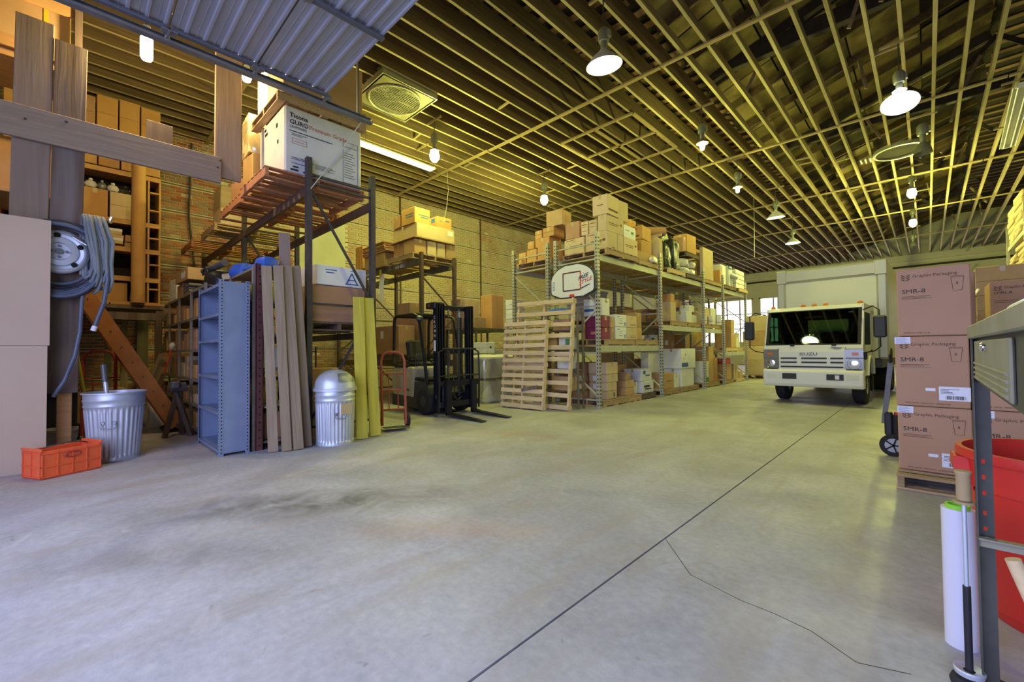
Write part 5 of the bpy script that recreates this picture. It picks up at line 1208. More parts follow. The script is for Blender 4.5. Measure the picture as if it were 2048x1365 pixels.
for k in range(2): carton('pale tan carton right of the white ringed ones, %s'%['lower','upper'][k],-5.3,-4.84,8.72,9.18,zb+.272*k,zb+.272*(k+1)-.003,'kraft_pale',0,None,marks=('tool_grey',[('x',.1,.2,.6,.05),('x',.1,.3,.5,.03)]))
for k in range(2): carton('narrow tall brown carton by the middle tier pallets, %s'%['lower','upper'][k],-5.5,-4.88,9.20,9.50,zb+.30*k,zb+.30*(k+1)+(.04 if k else -.003),'kraft',0)
carton('dark carton deep on the middle tier behind the white ones',-5.75,-5.35,8.3,9.1,zb,zb+.5,'kraft_red',0)
M2=1.802; zb=M2+.137
for i,(a,b_) in enumerate([(10.95,11.95),(12.05,13.0)]): pallet(['near','far'][i]+' pallet on the middle tier, second bay of the aisle rack',-5.7,-4.78,a,b_,M2,'pallet_wood',0,pw,'y')
carton('slim tall tan carton in the second bay middle tier',-5.3,-4.88,11.12,11.46,zb,zb+.52,'kraft_pale',0); carton('tan carton atop the slim tall carton, second bay',-5.25,-4.9,11.14,11.44,zb+.523,zb+.74,'kraft_orange',.05)
carton('white carton front row of the second bay middle tier',-5.25,-4.86,12.10,12.50,zb,zb+.33,'carton_white',0,None); carton('second white carton, leaning flap, second bay middle tier',-5.2,-4.88,12.53,12.95,zb,zb+.24,'carton_white',.06)
carton('long white carton behind the front row, second bay middle tier',-5.68,-5.28,12.1,12.95,zb,zb+.44,'carton_white',0); carton('yellow-brown carton atop the long white carton',-5.65,-5.25,12.2,12.75,zb+.443,zb+.68,'kraft_orange',0)
carton('tilted white carton atop the second bay white row',-5.20,-4.92,12.35,12.9,zb+.333,zb+.52,'carton_white',.1)
pallet('pallet on the middle tier, third bay of the aisle rack',-5.7,-4.78,13.2,14.65,M2,'pallet_wood',0,pw,'y')
carton('leaning tan carton on the third bay middle tier',-5.3,-4.88,13.45,13.95,zb,zb+.50,'kraft_pale',.05); carton('white carton on the third bay middle tier',-5.3,-4.88,14.05,14.52,zb,zb+.54,'carton_white',0)
for i in range(3): t=thing('paper_bundle','white paper bundle %s on the third bay beam edge'%['first','second','third'][i],'paper',(-4.815,13.30+.0+.55*i if i<2 else 14.58,zb)); MB().cbox((0,0,.11+.03*i),(.12,.10,.22+.06*i),.01).build('bundle','paper',t); MB().cbox((0,0,.10),(.124,.104,.03),.004).build('band','kraft',t)
M3=1.082; zb=M3+.12
pallet('pallet on the low middle tier, last bay of the aisle rack',-5.7,-4.80,15.2,16.45,M3,'pallet_new',0,pw,'y'); pallet('bright pallet on the low middle tier at the far end',-5.7,-4.80,16.5,17.0+.0,M3,'pallet_new',0,pw,'y')
zb=M3+.137
carton('brown carton, lower of two, last bay low middle tier',-5.4,-4.86,15.9,16.42,zb,zb+.52,'kraft',0); carton('brown carton, upper of two, last bay low middle tier',-5.35,-4.88,15.95,16.36,zb+.523,zb+.98,'kraft',.03)
for i in range(3): carton('slim white carton %s in the last bay low middle tier'%['first','second','third'][i],-5.3,-4.9,16.52+.16*i,16.67+.16*i,zb,zb+.40+.06*i,'carton_white',0)
# ground tier
gp='pallets on the floor under the aisle rack'
pallet('pallet on the floor at the near end of the aisle rack',-5.7,-4.82,7.70,8.72,0,'pallet_wood',0,gp,'y'); pallet('second floor pallet under the first rack bay',-5.7,-4.84,8.76,9.36,0,'pallet_wood',0,gp,'y'); pallet('dark third floor pallet under the first rack bay',-5.7,-4.84,9.40,10.1,0,'pallet_dark',0,gp,'y')
hz=[.137,.31,.49,.67,.92]
for k in range(4): carton('tan carton in the near floor stack, %s'%['lowest','second','third','widest on top'][k],-5.35,-4.88,7.92-(.02 if k==3 else 0),8.34+(.03 if k in (2,3) else -.02),hz[k],hz[k+1]-.003,'kraft_pale',0,'near floor stack of cartons',stick=('y',-.1,.5,.16,.10) if k in (1,2) else None,marks=('tool_grey',[('x',.2,.5,.15,.5)]) if k==0 else None)
for k in range(4): carton('reddish carton against the near end frame, %s'%['lowest','second','third','topmost'][k],-5.68,-5.38,7.74,8.3,hz[k],hz[k+1]-.003,'kraft_red',0,'reddish cartons by the end frame',stick=('y',.1,.5,.16,.10) if k in (1,2) else None)
for k in range(3): carton('brown carton in the second floor stack, %s'%['lowest','middle','smaller on top'][k],-5.4,-4.92,8.79,9.16-(.16 if k==2 else 0),.137+.178*k,.137+.178*(k+1)-.003,'kraft',0,'second floor stack')
t=carton('long white printed carton lying lowest by the second upright',-5.4,-4.9,9.52,10.1,.137,.42,'carton_white',0,None,marks=('ink',[('x',-.1,.56,.5,.18),('x',0,.34,.56,.10)])); carton('white printed carton resting on the long white carton',-5.4,-4.92,9.5,10.05,.423,.72,'carton_white',0,None,marks=('ink_blue',[('x',-.2,.7,.2,.3),('x',.1,.45,.4,.12)]))
carton('white carton left of the long white printed carton',-5.4,-5.0,9.20,9.48,.137,.42,'carton_white',0,None,marks=('tool_grey',[('x',-.2,.6,.15,.1)]))
carton('dark brown carton deep under the first rack bay',-5.72,-5.44,8.9,9.75,.137,.82,'kraft_red',0)
pallet('floor pallet under the second rack bay, near',-5.7,-4.82,10.42,11.45,0,'pallet_wood',0,gp,'y'); pallet('floor pallet under the second rack bay, far',-5.7,-4.82,11.55,12.85,0,'pallet_wood',0,gp,'y')
carton('olive tan carton on the near second bay floor pallet',-5.4,-4.90,10.6,11.30,.137,.56,'kraft',0,None,marks=('tool_grey',[('x',.1,.5,.5,.05)]))
carton('big white box, lower, second bay floor',-5.4,-4.88,11.75,12.62,.137,.64,'carton_white',0,None,seam=False,stick=('x',.3,.2,.16,.14)); t=carton('big white box with blue band, upper, second bay floor',-5.45,-4.86,11.70,12.70,.643,1.20,'carton_white',0,None,marks=('tool_grey',[('x',-.2,.7,.05,.1),('x',-.32,.5,.04,.06)]))
MB().b2((.294,-.47,.05),(.2965,-.05,.16)).build('blue_band','ink_blue',t)
carton('grey-white box behind the big white boxes, second bay floor',-5.72,-5.48,11.0,12.6,.137,1.18,'carton_white',0); carton('white carton lower left of the big white boxes',-5.4,-4.92,11.33,11.70,.137,.50,'carton_white',0)
carton('brown labelled carton standing on the grey-white box',-5.72,-5.47,11.9,12.7,1.183,1.66,'kraft_red',0,stick=('x',-.2,.4,.2,.14)); carton('blue and white carton upright on the grey-white box',-5.70,-5.48,11.2,11.6,1.183,1.6,'carton_white',0,None,marks=('ink_blue',[('x',-.25,.4,.45,.75)]))
pallet('floor pallet under the third rack bay',-5.7,-4.84,13.2,14.65,0,'pallet_wood',0,gp,'y')
carton('white carton with green foot, third bay floor',-5.3,-4.88,13.38,13.80,.137,.80,'carton_white',0,None,marks=('ink_green',[('x',0,.16,.9,.22)])); carton('tall tan carton in the third bay floor',-5.4,-4.90,13.86,14.30,.137,1.26,'kraft',0); carton('yellowish carton beside the tall tan one, third bay floor',-5.3,-4.88,14.33,14.6,.137,.9,'kraft_orange',0)
pallet('floor pallet under the last rack bay, near',-5.7,-4.84,15.0,16.0,0,'pallet_wood',0,gp,'y'); pallet('bright floor pallet under the last rack bay, far',-5.7,-4.80,16.2,17.1,0,'pallet_new',0,gp,'y')
carton('tan carton with red lid box on it, last bay floor',-5.3,-4.88,15.4,15.95,.137,.66,'kraft',0); carton('red box atop the tan carton, last bay floor',-5.3,-4.9,15.45,15.9,.663,.85,'ink_red',0)
for i in range(2): carton('upright pale carton %s in the last bay floor'%['first','second'][i],-5.3,-4.9,16.24+.25*i,16.46+.25*i,.137,.66-.04*i,'kraft_pale',0)
carton('low tan carton at the far end of the last bay floor',-5.2,-4.86,16.76,17.08,.137,.36,'kraft_pale',0)
# rear row loads
g='yellow-tan cartons on the rear rack row top'
pallet('pallet on the top tier of the rear rack row, near end',-7.12,-6.04,7.55,8.8,P1,'pallet_wood',0,None,'y')
z=P1+.137
for l,x0,x1,y0,y1,z0,z1 in (('leftmost of the base',-7.10,-6.86,7.58,8.1,z,z+.26),('middle of the base',-6.84,-6.52,7.58,8.1,z,z+.29),('right of the base',-6.50,-6.12,7.58,8.1,z,z+.31),('rear of the base',-6.9,-6.1,8.15,8.7,z,z+.31),('center of the second layer',-6.60,-6.16,7.62,8.08,z+.313,z+.52),('left of the third layer',-6.62,-6.40,7.64,8.05,z+.523,z+.72),('right of the third layer',-6.38,-6.04,7.64,8.05,z+.523,z+.74),('left of the second layer',-6.84,-6.63,7.62,8.1,z+.313,z+.50)):
    carton('yellow-tan carton, %s on the rear rack row'%l,x0,x1,y0,y1,z0,z1,'kraft_orange',0,g,seam='third' in l)
carton('dark tan carton perched on the very top of the rear rack row',-6.30,-5.86,7.66,8.10,z+.743,z+1.10,'kraft',.15)
pallet('pallet with totes on the rear row middle tier',-7.05,-6.08,8.9,10.1,M2,'pallet_red',0,None,'y')
t=thing('plastic_tote','large translucent grey tote on the rear row middle tier','tote',(-6.45,9.55,M2+.137)); MB().lathe([(.60,0),(.66,.42),(.70,.43),(.70,.46)],4,Matrix.Rotation(PI/4,4,'Z'),True).build('body','pail_grey',t); MB().cbox((0,0,.475),(1.0,1.0,.03),.01).build('lid','foam_white',t); t.scale=(.7,1,1)
t=thing('plastic_tote','second grey tote stacked on the large translucent tote','tote',(-6.45,9.62,M2+.137+.492)); MB().lathe([(.56,0),(.60,.26),(.64,.27),(.64,.29)],4,Matrix.Rotation(PI/4,4,'Z'),True).build('body','pail_grey',t); MB().cbox((0,0,.305),(.92,.92,.03),.01).build('lid','foam_white',t); t.scale=(.7,1,1)
for l,y0,y1,h,mm in (('first',10.6,11.3,.6,'kraft'),('second',11.4,12.1,.5,'kraft_pale'),('third',12.2,12.9,.62,'kraft_red'),('fourth',13.3,14.0,.55,'kraft'),('fifth',14.0,14.6,.45,'kraft_orange')): carton('%s carton along the rear row middle tier'%l,-6.6,-6.08,y0,y1,M2+.002,M2+h,mm,0,'cartons on the rear row middle tier')
for l,y0,y1,h,mm in (('first',7.7,8.5,.9,'kraft'),('second',8.6,9.3,.7,'kraft_red'),('third',9.4,10.1,.85,'kraft_orange'),('fourth',10.5,11.4,1.1,'kraft_pale'),('fifth',11.5,12.6,.9,'kraft'),('sixth',13.3,14.4,1.2,'kraft_red'),('seventh',15.0,16.2,.9,'kraft')): carton('%s carton along the floor of the rear rack row'%l,-6.75,-6.12,y0,y1,0.002,h,mm,0,'cartons on the rear row floor')
for l,y0,y1,h,mm in (('first',9.3,10.1,.5,'kraft'),('second',10.5,11.5,.6,'kraft_red'),('third',11.8,12.8,.5,'kraft')): carton('%s carton far back on the rear row top tier'%l,-6.8,-6.1,y0,y1,P1+.002,P1+h,mm,0,'cartons far back on the rear row top')
carton('huge flat brown carton standing beyond the last bay',-6.6,-6.14,15.0,16.9,M3+.002,M3+1.05,'kraft',0)
# basketball backboard hung on the rack end
t=thing('basketball_backboard','white fan-shaped basketball backboard hung on the rack end frame','backboard',(-5.26,7.24,2.63))
W2=.565; pts=[(-W2+.03,-.27),(-.30,-.36),(.30,-.36),(W2-.03,-.27),(W2,-.22),(W2,.02)]+[(W2*math.cos(a),.02+.34*math.sin(a)) for a in [PI*i/18 for i in range(1,18)]]+[(-W2,.02),(-W2,-.22)]
MB().prism(pts,1,-.012,.03).build('rim_edge','bin_black',t)
MB().prism([(x*.945,(y+.01)*.93-.008) for x,y in pts],1,-.020,-.011).build('board_face','backboard_white',t)
MB().cbox((0,-.005,.335),(.24,.03,.045),.01).build('top_bracket','bin_black',t)
b=MB(); sq=[(-.22,-.20),(.22,-.20),(.22,.17),(-.22,.17)]
for i in (0,1,2,3):
    p,q=sq[i],sq[(i+1)%4]; 
    if i in (1,): continue
    b.bar((p[0],-.021,p[1]),(q[0],-.021,q[1]),.003,.028)
b.build('shooter_square','maroon_steel',t); MB().bar((.22,-.021,-.2),(.22,-.021,.17),.003,.028).build('shooter_square_side','ink_red',t)
o=txt('FREE',.115,'ink',t,(.16,-.0235,-.02),RY,bold=.0018); o.data.transform(Matrix(((1,.3,0,0),(.28,1,0,0),(0,0,1,0),(0,0,0,1))))
o=txt('STYLE',.115,'ink_red',t,(.18,-.0235,-.115),RY,bold=.0018); o.data.transform(Matrix(((1,.3,0,0),(.28,1,0,0),(0,0,1,0),(0,0,0,1))))
MB().bar((.22,-.0225,-.185),(.44,-.0225,-.115),.002,.02).build('underline','ink',t)
b=MB()
for z in (-.02,-.12): b.b2((-.50,-.0215,z-.04),(-.45,-.0205,z+.04))
b.build('league_mark','ink_blue',t)['kind']='stuff'
MB().b2((-.487,-.0225,-.05),(-.463,-.0212,.01)).b2((-.487,-.0225,-.15),(-.463,-.0212,-.09)).build('league_mark_inner','backboard_white',t)['kind']='stuff'
MB().cbox((.0,-.02,-.31),(.12,.02,.06),.006).build('rim_mount','ink_red',t)
for x in (-.4,.4): MB().cbox((x,.06,0),(.04,.06,.5),.004).build('hanger_strap','rack_galv',t)
# leaning new pallets at the rack end
def leanpallet(label,bx0,bx1,by,tx,ty,H,n,m,st=3,broken=False):
    """pallet leaning back: bottom edge from bx0..bx1 at y=by, top leaning to y=ty"""
    L=math.sqrt(H*H+(ty-by)**2); w=bx1-bx0
    t=thing('pallet',label,'pallet',((bx0+bx1)/2,by,0.012),0,None,(-math.atan2(ty-by,H),0,.10))
    for k in range(st): 
        x=-w/2+.03+(w-.06)*k/(st-1); MB().cbox((x,.06,L/2),(.045,.09,L),.004).build('stringer',m,t)
    for k in range(n):
        z=.06+(L-.12)*k/(n-1); MB().cbox((0,.003,z),(w,.022,.085),.003,(0,tr.uniform(-.012,.012),0)).build('deck_board',m,t)
    for k in range(3): MB().cbox((0,.118,.06+(L-.12)*k/2),(w,.022,.085),.003).build('bottom_board',m,t)
    return t
leanpallet('taller bright new pallet leaning behind on the rack end',-6.44,-5.02,6.66,0,6.92,2.24,10,'pallet_new')
t=leanpallet('shorter weathered pallet leaning in front with a broken slat',-6.50,-5.42,6.38,0,6.56,1.80,12,'pallet_new')
MB().cbox((.2,-.01,.42),(.4,.02,.07),.003,(0,-.2,0)).build('broken_slat','board_weathered',t)
# olive steel shelving wedged at the end frame
t=thing('steel_shelf','olive steel shelving between the leaning pallets and the rack end','shelf',(-5.35,7.20,0))
for x in (-.62,.30):
    for y in (-.09,.09): MB().cbox((x,y,1.0),(.035,.03,2.0),.003).build('upright','olive_steel',t)
for z in (.35,.8,1.2,1.6,1.96): MB().b2((-.62,-.09,z-.02),(.32,.09,z)).build('shelf_board','olive_steel',t)
for i,(x0,x1,z0,h,mm,l) in enumerate([(-5.55,-5.15,1.202,.33,'carton_white','white printed'),(-5.6,-5.2,.802,.36,'carton_white','lower white'),(-5.9,-5.6,1.202,.3,'kraft','brown'),(-5.7,-5.25,1.602,.24,'kraft_red','reddish'),(-5.7,-5.2,.352,.3,'kraft','low brown')]): carton('%s carton on the olive steel shelving'%l,x0,x1,7.12,7.29,z0,z0+h,mm,0,'cartons on the olive shelving',marks=('ink_green',[('y',.1,.5,.3,.4)]) if i==0 else None)
t=thing('blue_tarp','folded blue tarp on top of the olive shelving','tarp',(-5.62,7.20,1.962)); blob(81,.62,.24,.12,18,6,.12,.3).build('tarp','blue_tarp',t,True)
# ------------------------------------------------------------------ box truck facing -Y
t=thing('box_truck','white cab-over box truck parked facing the camera at the aisle end','truck',(-1.76,10.75,0),-.04)
W=.86
def sidepoly(x0,x1,polys,name,m,parent):
    b=MB()
    for p in polys: b.prism(p,0,x0,x1)
    return b.build(name,m,parent)
# cab outline in (y,z): front is y=0
for s in (-1,1):
    xo=(W-.03)*s; xi=W*s
    sidepoly(xo,xi,[[(.06,.62),(.03,1.24),(.16,1.24),(1.62,1.24),(1.62,.62),(1.28,.62),(1.18,.86),(.98,.98),(.78,.98),(.60,.86),(.50,.62)],[(.03,1.24),(.27,1.96),(.34,1.96),(.20,1.24)],[(1.18,1.24),(1.18,1.96),(1.62,1.96),(1.62,1.24)],[(.27,1.90),(.27,2.06),(1.62,2.06),(1.62,1.90)]],'side_panel','truck_white',t)
    g=MB().prism([(.20,1.25),(.37,1.90),(1.18,1.90),(1.18,1.25)],0,(W-.02)*s,(W-.012)*s).build('side_window','glass_green',t)
    MB().cbox((W*s+.012*s,1.05,1.12),(.025,.16,.035),.006).build('door_handle','bin_black',t)
    MB().b2((W*s,.24,.70),(W*s+.003*s,.252,1.24)).b2((W*s,1.20,.88),(W*s+.003*s,1.212,1.96)).build('door_seam','grille_dark',t)
    # mirror
    MB().tube([(W*s,.16,1.93),(W*s+.16*s,-.02,1.98),(W*s+.26*s,-.06,1.90),(W*s+.27*s,-.06,1.20),(W*s+.18*s,.0,1.12),(W*s,.12,1.08)],.012,6).build('mirror_arm','black_metal',t,True)
    mb=MB().cbox((W*s+.27*s,-.07,1.58),(.20,.10,.42),.03).build('mirror_head','bin_black',t); MB().b2((W*s+.19*s,-.019,1.40),(W*s+.35*s,-.016,1.76)).build('mirror_glass','chrome',mb)
    MB().cbox((W*s+.02*s,.14,1.02),(.05,.10,.16),.02).build('mirror_base','bin_black',t)
    # head lamp clusters
    h=MB().prism([(-.014,.755),(-.014,1.15),(.06,1.22),(.10,1.22),(.10,.755)],0,(W-.29)*s,(W+.006)*s).build('headlight','lens_clear',t)
    MB().lathe([(0,-.004),(.05,.0),(.10,-.014),(.112,.0)],22,Matrix.Translation(((W-.14)*s,-.020,.865))@Matrix.Rotation(PI/2,4,'X')).build('lamp_bowl','chrome',h,True)
    MB().cbox(((W-.12)*s,-.014,1.06),(.10,.012,.06),.004).build('turn_signal','lens_amber',h)
    MB().b2(((W-.27)*s,-.016,.965),((W+.004)*s,-.008,.985)).build('divider','tool_grey',h)
    MB().cbox(((W-.16)*s,-.068,.59),(.20,.02,.11),.01).build('bumper_lamp','truck_box',t)
    # wheels
    w=MB().lathe([(.17,-.11),(.33,-.11),(.372,-.08),(.375,.08),(.33,.11),(.17,.11)],32,Matrix.Translation(((W-.16)*s,.88,.375))@Matrix.Rotation(PI/2,4,'Y')).build('front_wheel','rubber',t,True)
    MB().lathe([(0,-.04),(.08,-.04),(.10,-.02),(.17,-.05),(.19,-.10),(.19,.1),(.17,.05),(0,.04)],24,Matrix.Translation(((W-.16)*s,.88,.375))@Matrix.Rotation(PI/2,4,'Y')).build('wheel_rim','truck_box',w,True)
    w=MB().lathe([(.17,-.22),(.33,-.22),(.37,-.18),(.37,.18),(.33,.22),(.17,.22),(0,.1),(0,-.1)],28,Matrix.Translation((.66*s,4.85,.372))@Matrix.Rotation(PI/2,4,'Y')).build('rear_wheel','rubber',t,True)
    MB().prism([(.48,.62),(.58,.88),(.78,1.02),(1.0,1.02),(1.22,.88),(1.32,.62),(1.26,.62),(1.16,.85),(.98,.97),(.80,.97),(.62,.85),(.54,.62)],0,(W)*s,(W+.03)*s).build('wheel_arch','bin_black' if False else 'truck_white',t)
    MB().cbox((W*.93*s,1.52,.45),(.06,.24,.42),.02).build('mud_flap','rubber',t)
# front panel between lamps
fp=MB().prism([(-.01,.72),(-.01,1.10),(.02,1.245),(.09,1.245),(.09,.72)],0,-(W-.27),(W-.27)).build('front_panel','truck_white',t)
MB().prism([(-.008,1.13),(.02,1.245),(.09,1.245),(.10,1.20)],0,-(W),-(W-.27)).prism([(-.008,1.13),(.02,1.245),(.09,1.245),(.10,1.20)],0,(W-.27),W).build('front_corner','truck_white',t)['kind']='stuff'
b=MB()
for z in (.79,.885,.97):
    for (x0,x1) in ((-.54,-.24),(-.16,.28),(.34,.55)) if z>.8 else ((-.54,.55),): b.b2((x0,-.014,z-.016),(x1,-.008,z+.016))
b.build('grille_slot','grille_dark',t)['kind']='stuff'
MB().b2((-.59,-.013,.745),(-.585,-.009,1.20)).b2((.585,-.013,.745),(.59,-.009,1.20)).build('panel_gap','grille_dark',t)['kind']='stuff'
txt('ISUZU',.085,'tool_grey',t,(-.19,-.0165,1.03),RY,bold=.0012,sx=1.35); 
b=MB()
for k in range(3): b.b2((.34+.03*k,-.004,1.185-.014*k),(.54-.02*k,.002,1.192-.014*k))
b.build('model_badge','tool_grey',t)['kind']='stuff'
bp=MB().prism([(-.06,.37),(-.075,.43),(-.075,.69),(-.04,.735),(.14,.735),(.14,.37)],0,-W-.01,W+.01).build('bumper','truck_white',t); bv=bp.modifiers.new('edge','BEVEL'); bv.width=.02; bv.segments=2
for x0,x1 in ((-.50,-.24),(.28,.56)): MB().b2((x0,-.079,.53),(x1,-.074,.65)).build('bumper_slot','grille_dark',t)
MB().b2((.42,-.082,.55),(.49,-.078,.63)).build('tow_eye_cover','paper',t)
# windshield, roof, back panel, interior
ws=MB().prism([(.03,1.25),(.276,1.99),(.282,1.99),(.038,1.25)],0,-(W-.06),(W-.06)).build('windshield','glass_green',t)
b=MB().prism([(.018,1.235),(.03,1.27),(.05,1.27),(.05,1.235)],0,-(W-.03),(W-.03)).prism([(.266,1.975),(.276,2.0),(.30,2.0),(.285,1.965)],0,-(W-.03),(W-.03)); b.build('windshield_seal','rubber',t)
for s in (-1,1): MB().prism([(.02,1.245),(.270,1.995),(.290,1.995),(.045,1.245)],0,s*(W-.085),s*(W-.03)).build('windshield_seal','rubber',t)
rf0=MB().prism([(.268,1.995),(.30,2.05),(.42,2.085),(1.62,2.085),(1.62,2.03),(.36,2.03),(.30,1.995)],0,-W+.02,W-.02).build('roof','truck_white',t)
MB().b2((-W+.02,1.58,.62),(W-.02,1.62,1.44)).b2((-W+.02,1.58,1.44),(-.36,1.62,2.04)).b2((.42,1.58,1.44),(W-.02,1.62,2.04)).b2((-.36,1.58,1.84),(.42,1.62,2.04)).build('rear_panel','interior',t)
MB().b2((-W+.05,.14,1.05),(W-.05,.5,1.22)).build('dashboard','interior',t); MB().b2((-W+.04,.5,.62),(W-.04,1.58,.9)).build('cab_floor','interior',t)
for x in (-.5,.1,.5): 
    st=MB().cbox((x,1.30,1.00),(.42,.46,.16),.04).build('seat','interior',t); MB().cbox((x,1.50,1.30),(.40,.10,.5),.04).build('seat_back','interior',st)
MB().tube([(.44+.19*math.cos(a),.60+.06*math.sin(a),1.26+.17*math.sin(a)) for a in [2*PI*i/20 for i in range(20)]],.016,6,True).build('steering_wheel','rubber',t)
for x in (-.32,.40): 
    MB().tube([(x,.03,1.245),(x-.30,.035,1.28),(x-.52,.04,1.285)],.010,5).build('wiper','rubber',t); MB().cbox((x,.015,1.24),(.08,.04,.03),.008).build('wiper_pivot','rubber',t)
MB().b2((.62,.255,1.88),(.69,.258,1.92)).build('decal','carton_white',t)
for x in (-.78,-.20,0,.20,.78): MB().lathe([(.05,0),(.045,.03),(.025,.05),(0,.055)],12,Matrix.Translation((x,.46,2.085))).build('marker_light','lens_amber',t,True)
# cargo box
MB().cbox((.0,4.70,2.03),(2.12,5.5,2.20),.015).build('cargo_box','truck_box',t)
MB().cbox((0,1.95,2.98),(2.14,.12,.32),.05).build('top_cap','aluminium',t)
for s in (-1,1): MB().cbox((s*.985,1.95,1.97),(.20,.10,2.1),.045).build('corner_post','aluminium',t); MB().cbox((s*.97,1.93,2.98),(.23,.10,.34),.02).build('corner_casting','aluminium',t)
b=MB()
for s in (-1,1):
    for k in range(38): b.cyl((s*.90,1.945,.98+k*.05),(s*.90,1.939,.98+k*.05),.008,n=6)
for k in range(40): b.cyl((-.86+k*.044,1.945,2.84),(-.86+k*.044,1.939,2.84),.008,n=6)
for k in range(32): b.cyl((-.01,1.945,.98+k*.055),(-.01,1.939,.98+k*.055),.006,n=6)
b.build('rivet','truck_white',t)['kind']='stuff'
MB().b2((-.95,1.95,.72),(.95,7.3,.92)).build('box_sill','rack_dark',t); MB().b2((-.40,.3,.46),(-.28,7.1,.70)).build('chassis_rail','rack_dark',t); MB().b2((.28,.3,.46),(.40,7.1,.70)).build('chassis_rail','rack_dark',t)
MB().cyl((-.8,.88,.375),(.8,.88,.375),.05,n=10).build('front_axle','rack_dark',t); MB().cyl((-.8,4.85,.372),(.8,4.85,.372),.06,n=10).build('rear_axle','rack_dark',t); MB().cbox((0,.5,.52),(.7,.6,.3),.05).build('engine_sump','rack_dark',t)
# pallets of cartons beyond the rack, mower by the rear wall
g='cartons stacked beyond the rack end'
for l,x0,x1,z0,z1,mm in (('lowest',-5.25,-4.5,.14,.72,'kraft_pale'),('second',-5.3,-4.55,.723,1.28,'kraft_pale'),('third, with open flaps',-5.3,-4.42,1.283,1.85,'kraft'),('topmost, bulging',-5.2,-4.45,1.853,2.45,'kraft_pale')):
    carton('tan carton %s in the stack beyond the rack end'%l,x0,x1,18.6,19.5,z0,z1,mm,.1,g)
pallet('pallet under the carton stack beyond the rack end',-5.3,-4.4,18.55,19.6,0,'pallet_wood',0,None,'y')
t=thing('riding_mower','dark green riding mower parked beyond the racks left of the truck','mower',(-4.75,23.4,0),.3)
MB().cbox((0,0,.55),(.8,1.5,.34),.08).build('body','moss_wood',t); MB().cbox((0,-.55,.80),(.6,.6,.25),.08).build('hood','moss_wood',t); MB().cbox((0,.45,.95),(.45,.12,.5),.05).build('seat_back','rubber',t); MB().cyl((.2,-.86,.75),(.2,-.88,.75),.07,n=12).build('tail_light','lens_amber',t)
for x in (-.42,.42):
    for y,r in ((-.55,.22),(.5,.32)): MB().cyl((x-.1,y,r),(x+.1,y,r),r,n=18).build('wheel','rubber',t,True)
# ------------------------------------------------------------------ printed cartons on the right
def smr(label,x0,y0,z0,h,title,sub,sheet_label,big=True,wd=.455,dp=.60,cup=True,rz=0.):
    t=thing('printed_carton',label,'box',(x0+wd/2,y0+dp/2,z0),rz)
    MB().cbox((0,0,h/2),(wd-.006,dp-.006,h-.003),.007).build('body','smr_card',t)
    f=-dp/2+.002; l=-wd/2
    MB().b2((-wd/2+.02,-.03,h-.002),(wd/2-.02,.03,h+.0005)).build('tape','tape',t)
    # emblem: fan of slanted strokes
    b=MB()
    for k in range(3):
        for s in (-1,1):
            b.bar((l+.062+s*.004,f-.0004,h-.105+.018*k),(l+.062+s*.028,f-.0004,h-.087+.018*k),.002,.0075)
    b.build('emblem','ink_brown',t)['kind']='stuff'
    txt(title,.037,'ink_brown',t,(l+.105,f-.0006,h-.080),RY,sx=1.0)
    txt(sub,.050 if big else .036,'ink',t,(l+.035,f-.0006,h-.215 if big else h-.135),RY,sx=1.14)
    b=MB()
    for z,a in ((h-.245,.18),(h-.255,.15),(h-.265,.19)) if big else ((h-.21,.24),(h-.23,.24)): b.b2((l+.035,f-.0012,z),(l+.035+a,f-.0002,z+.003))
    b.build('fine_print','ink_brown',t)['kind']='stuff'
    if cup:
        c=[(wd/2-.115,h-.105),(wd/2-.04,h-.105),(wd/2-.052,h-.215),(wd/2-.103,h-.215)]; b=MB()
        for i in range(4):
            p,q=c[i],c[(i+1)%4]; b.bar((p[0],f-.0006,p[1]),(q[0],f-.0006,q[1]),.001,.0028)
        b.bar((c[0][0]-.005,f-.0006,c[0][1]+.008),(c[1][0]+.005,f-.0006,c[1][1]+.008),.001,.003)
        b.build('cup_drawing','ink_brown',t)['kind']='stuff'
        txt('8',.03,'ink_brown',t,(wd/2-.087,f-.0006,h-.165),RY)
    if sheet_label:
        a=MB().b2((l+.002,f-.0018,h-.062),(l+.105,f-.0002,h-.004)).build('packing_slip','paper',t)
        b=MB()
        for k in range(6): b.b2((l+.010,f-.0024,h-.055+.008*k),(l+.010+.085*(1-.25*(k%2)),f-.0018,h-.0525+.008*k))
        b.build('slip_text','ink_blue',a)['kind']='stuff'
        a=MB().b2((wd/2-.185,f-.0018,.06),(wd/2-.002,f-.0002,.175)).build('shipping_label','paper',t)
        b=MB(); q=random.Random(9)
        for k in range(4): b.b2((wd/2-.175,f-.0024,.115+.012*k),(wd/2-.175+q.uniform(.04,.12),f-.0018,.119+.012*k))
        x=wd/2-.145
        while x<wd/2-.03:
            w_=q.choice((.002,.003,.005)); b.b2((x,f-.0024,.07),(x+w_,f-.0018,.10)); x+=w_+q.choice((.002,.004))
        b.build('barcode','ink',a)['kind']='stuff'
        MB().b2((wd/2-.265,f-.0018,.135),(wd/2-.205,f-.0002,.160)).build('small_label','paper',t)
        txt('MFG. DATE:  MM/YY/CC  OPERATOR:',.017,'ink_brown',t,(l+.06,f-.0006,.022),RY)
    else: txt('MADE IN THE U.S.A.',.019,'ink_brown',t,(l+.04,f-.0006,.022),RY)
    return t
TT='Graphic Packaging'
pallet('grey pallet under the tall stack of printed brown cartons',-.215,.75,4.86,5.95,0,'board_weathered' if False else 'pallet_wood',0,None,'y',.125)
smr('printed brown cup carton, bottom of the front stack',-.205,5.08,.127,.555,TT,'SMR-8',True)
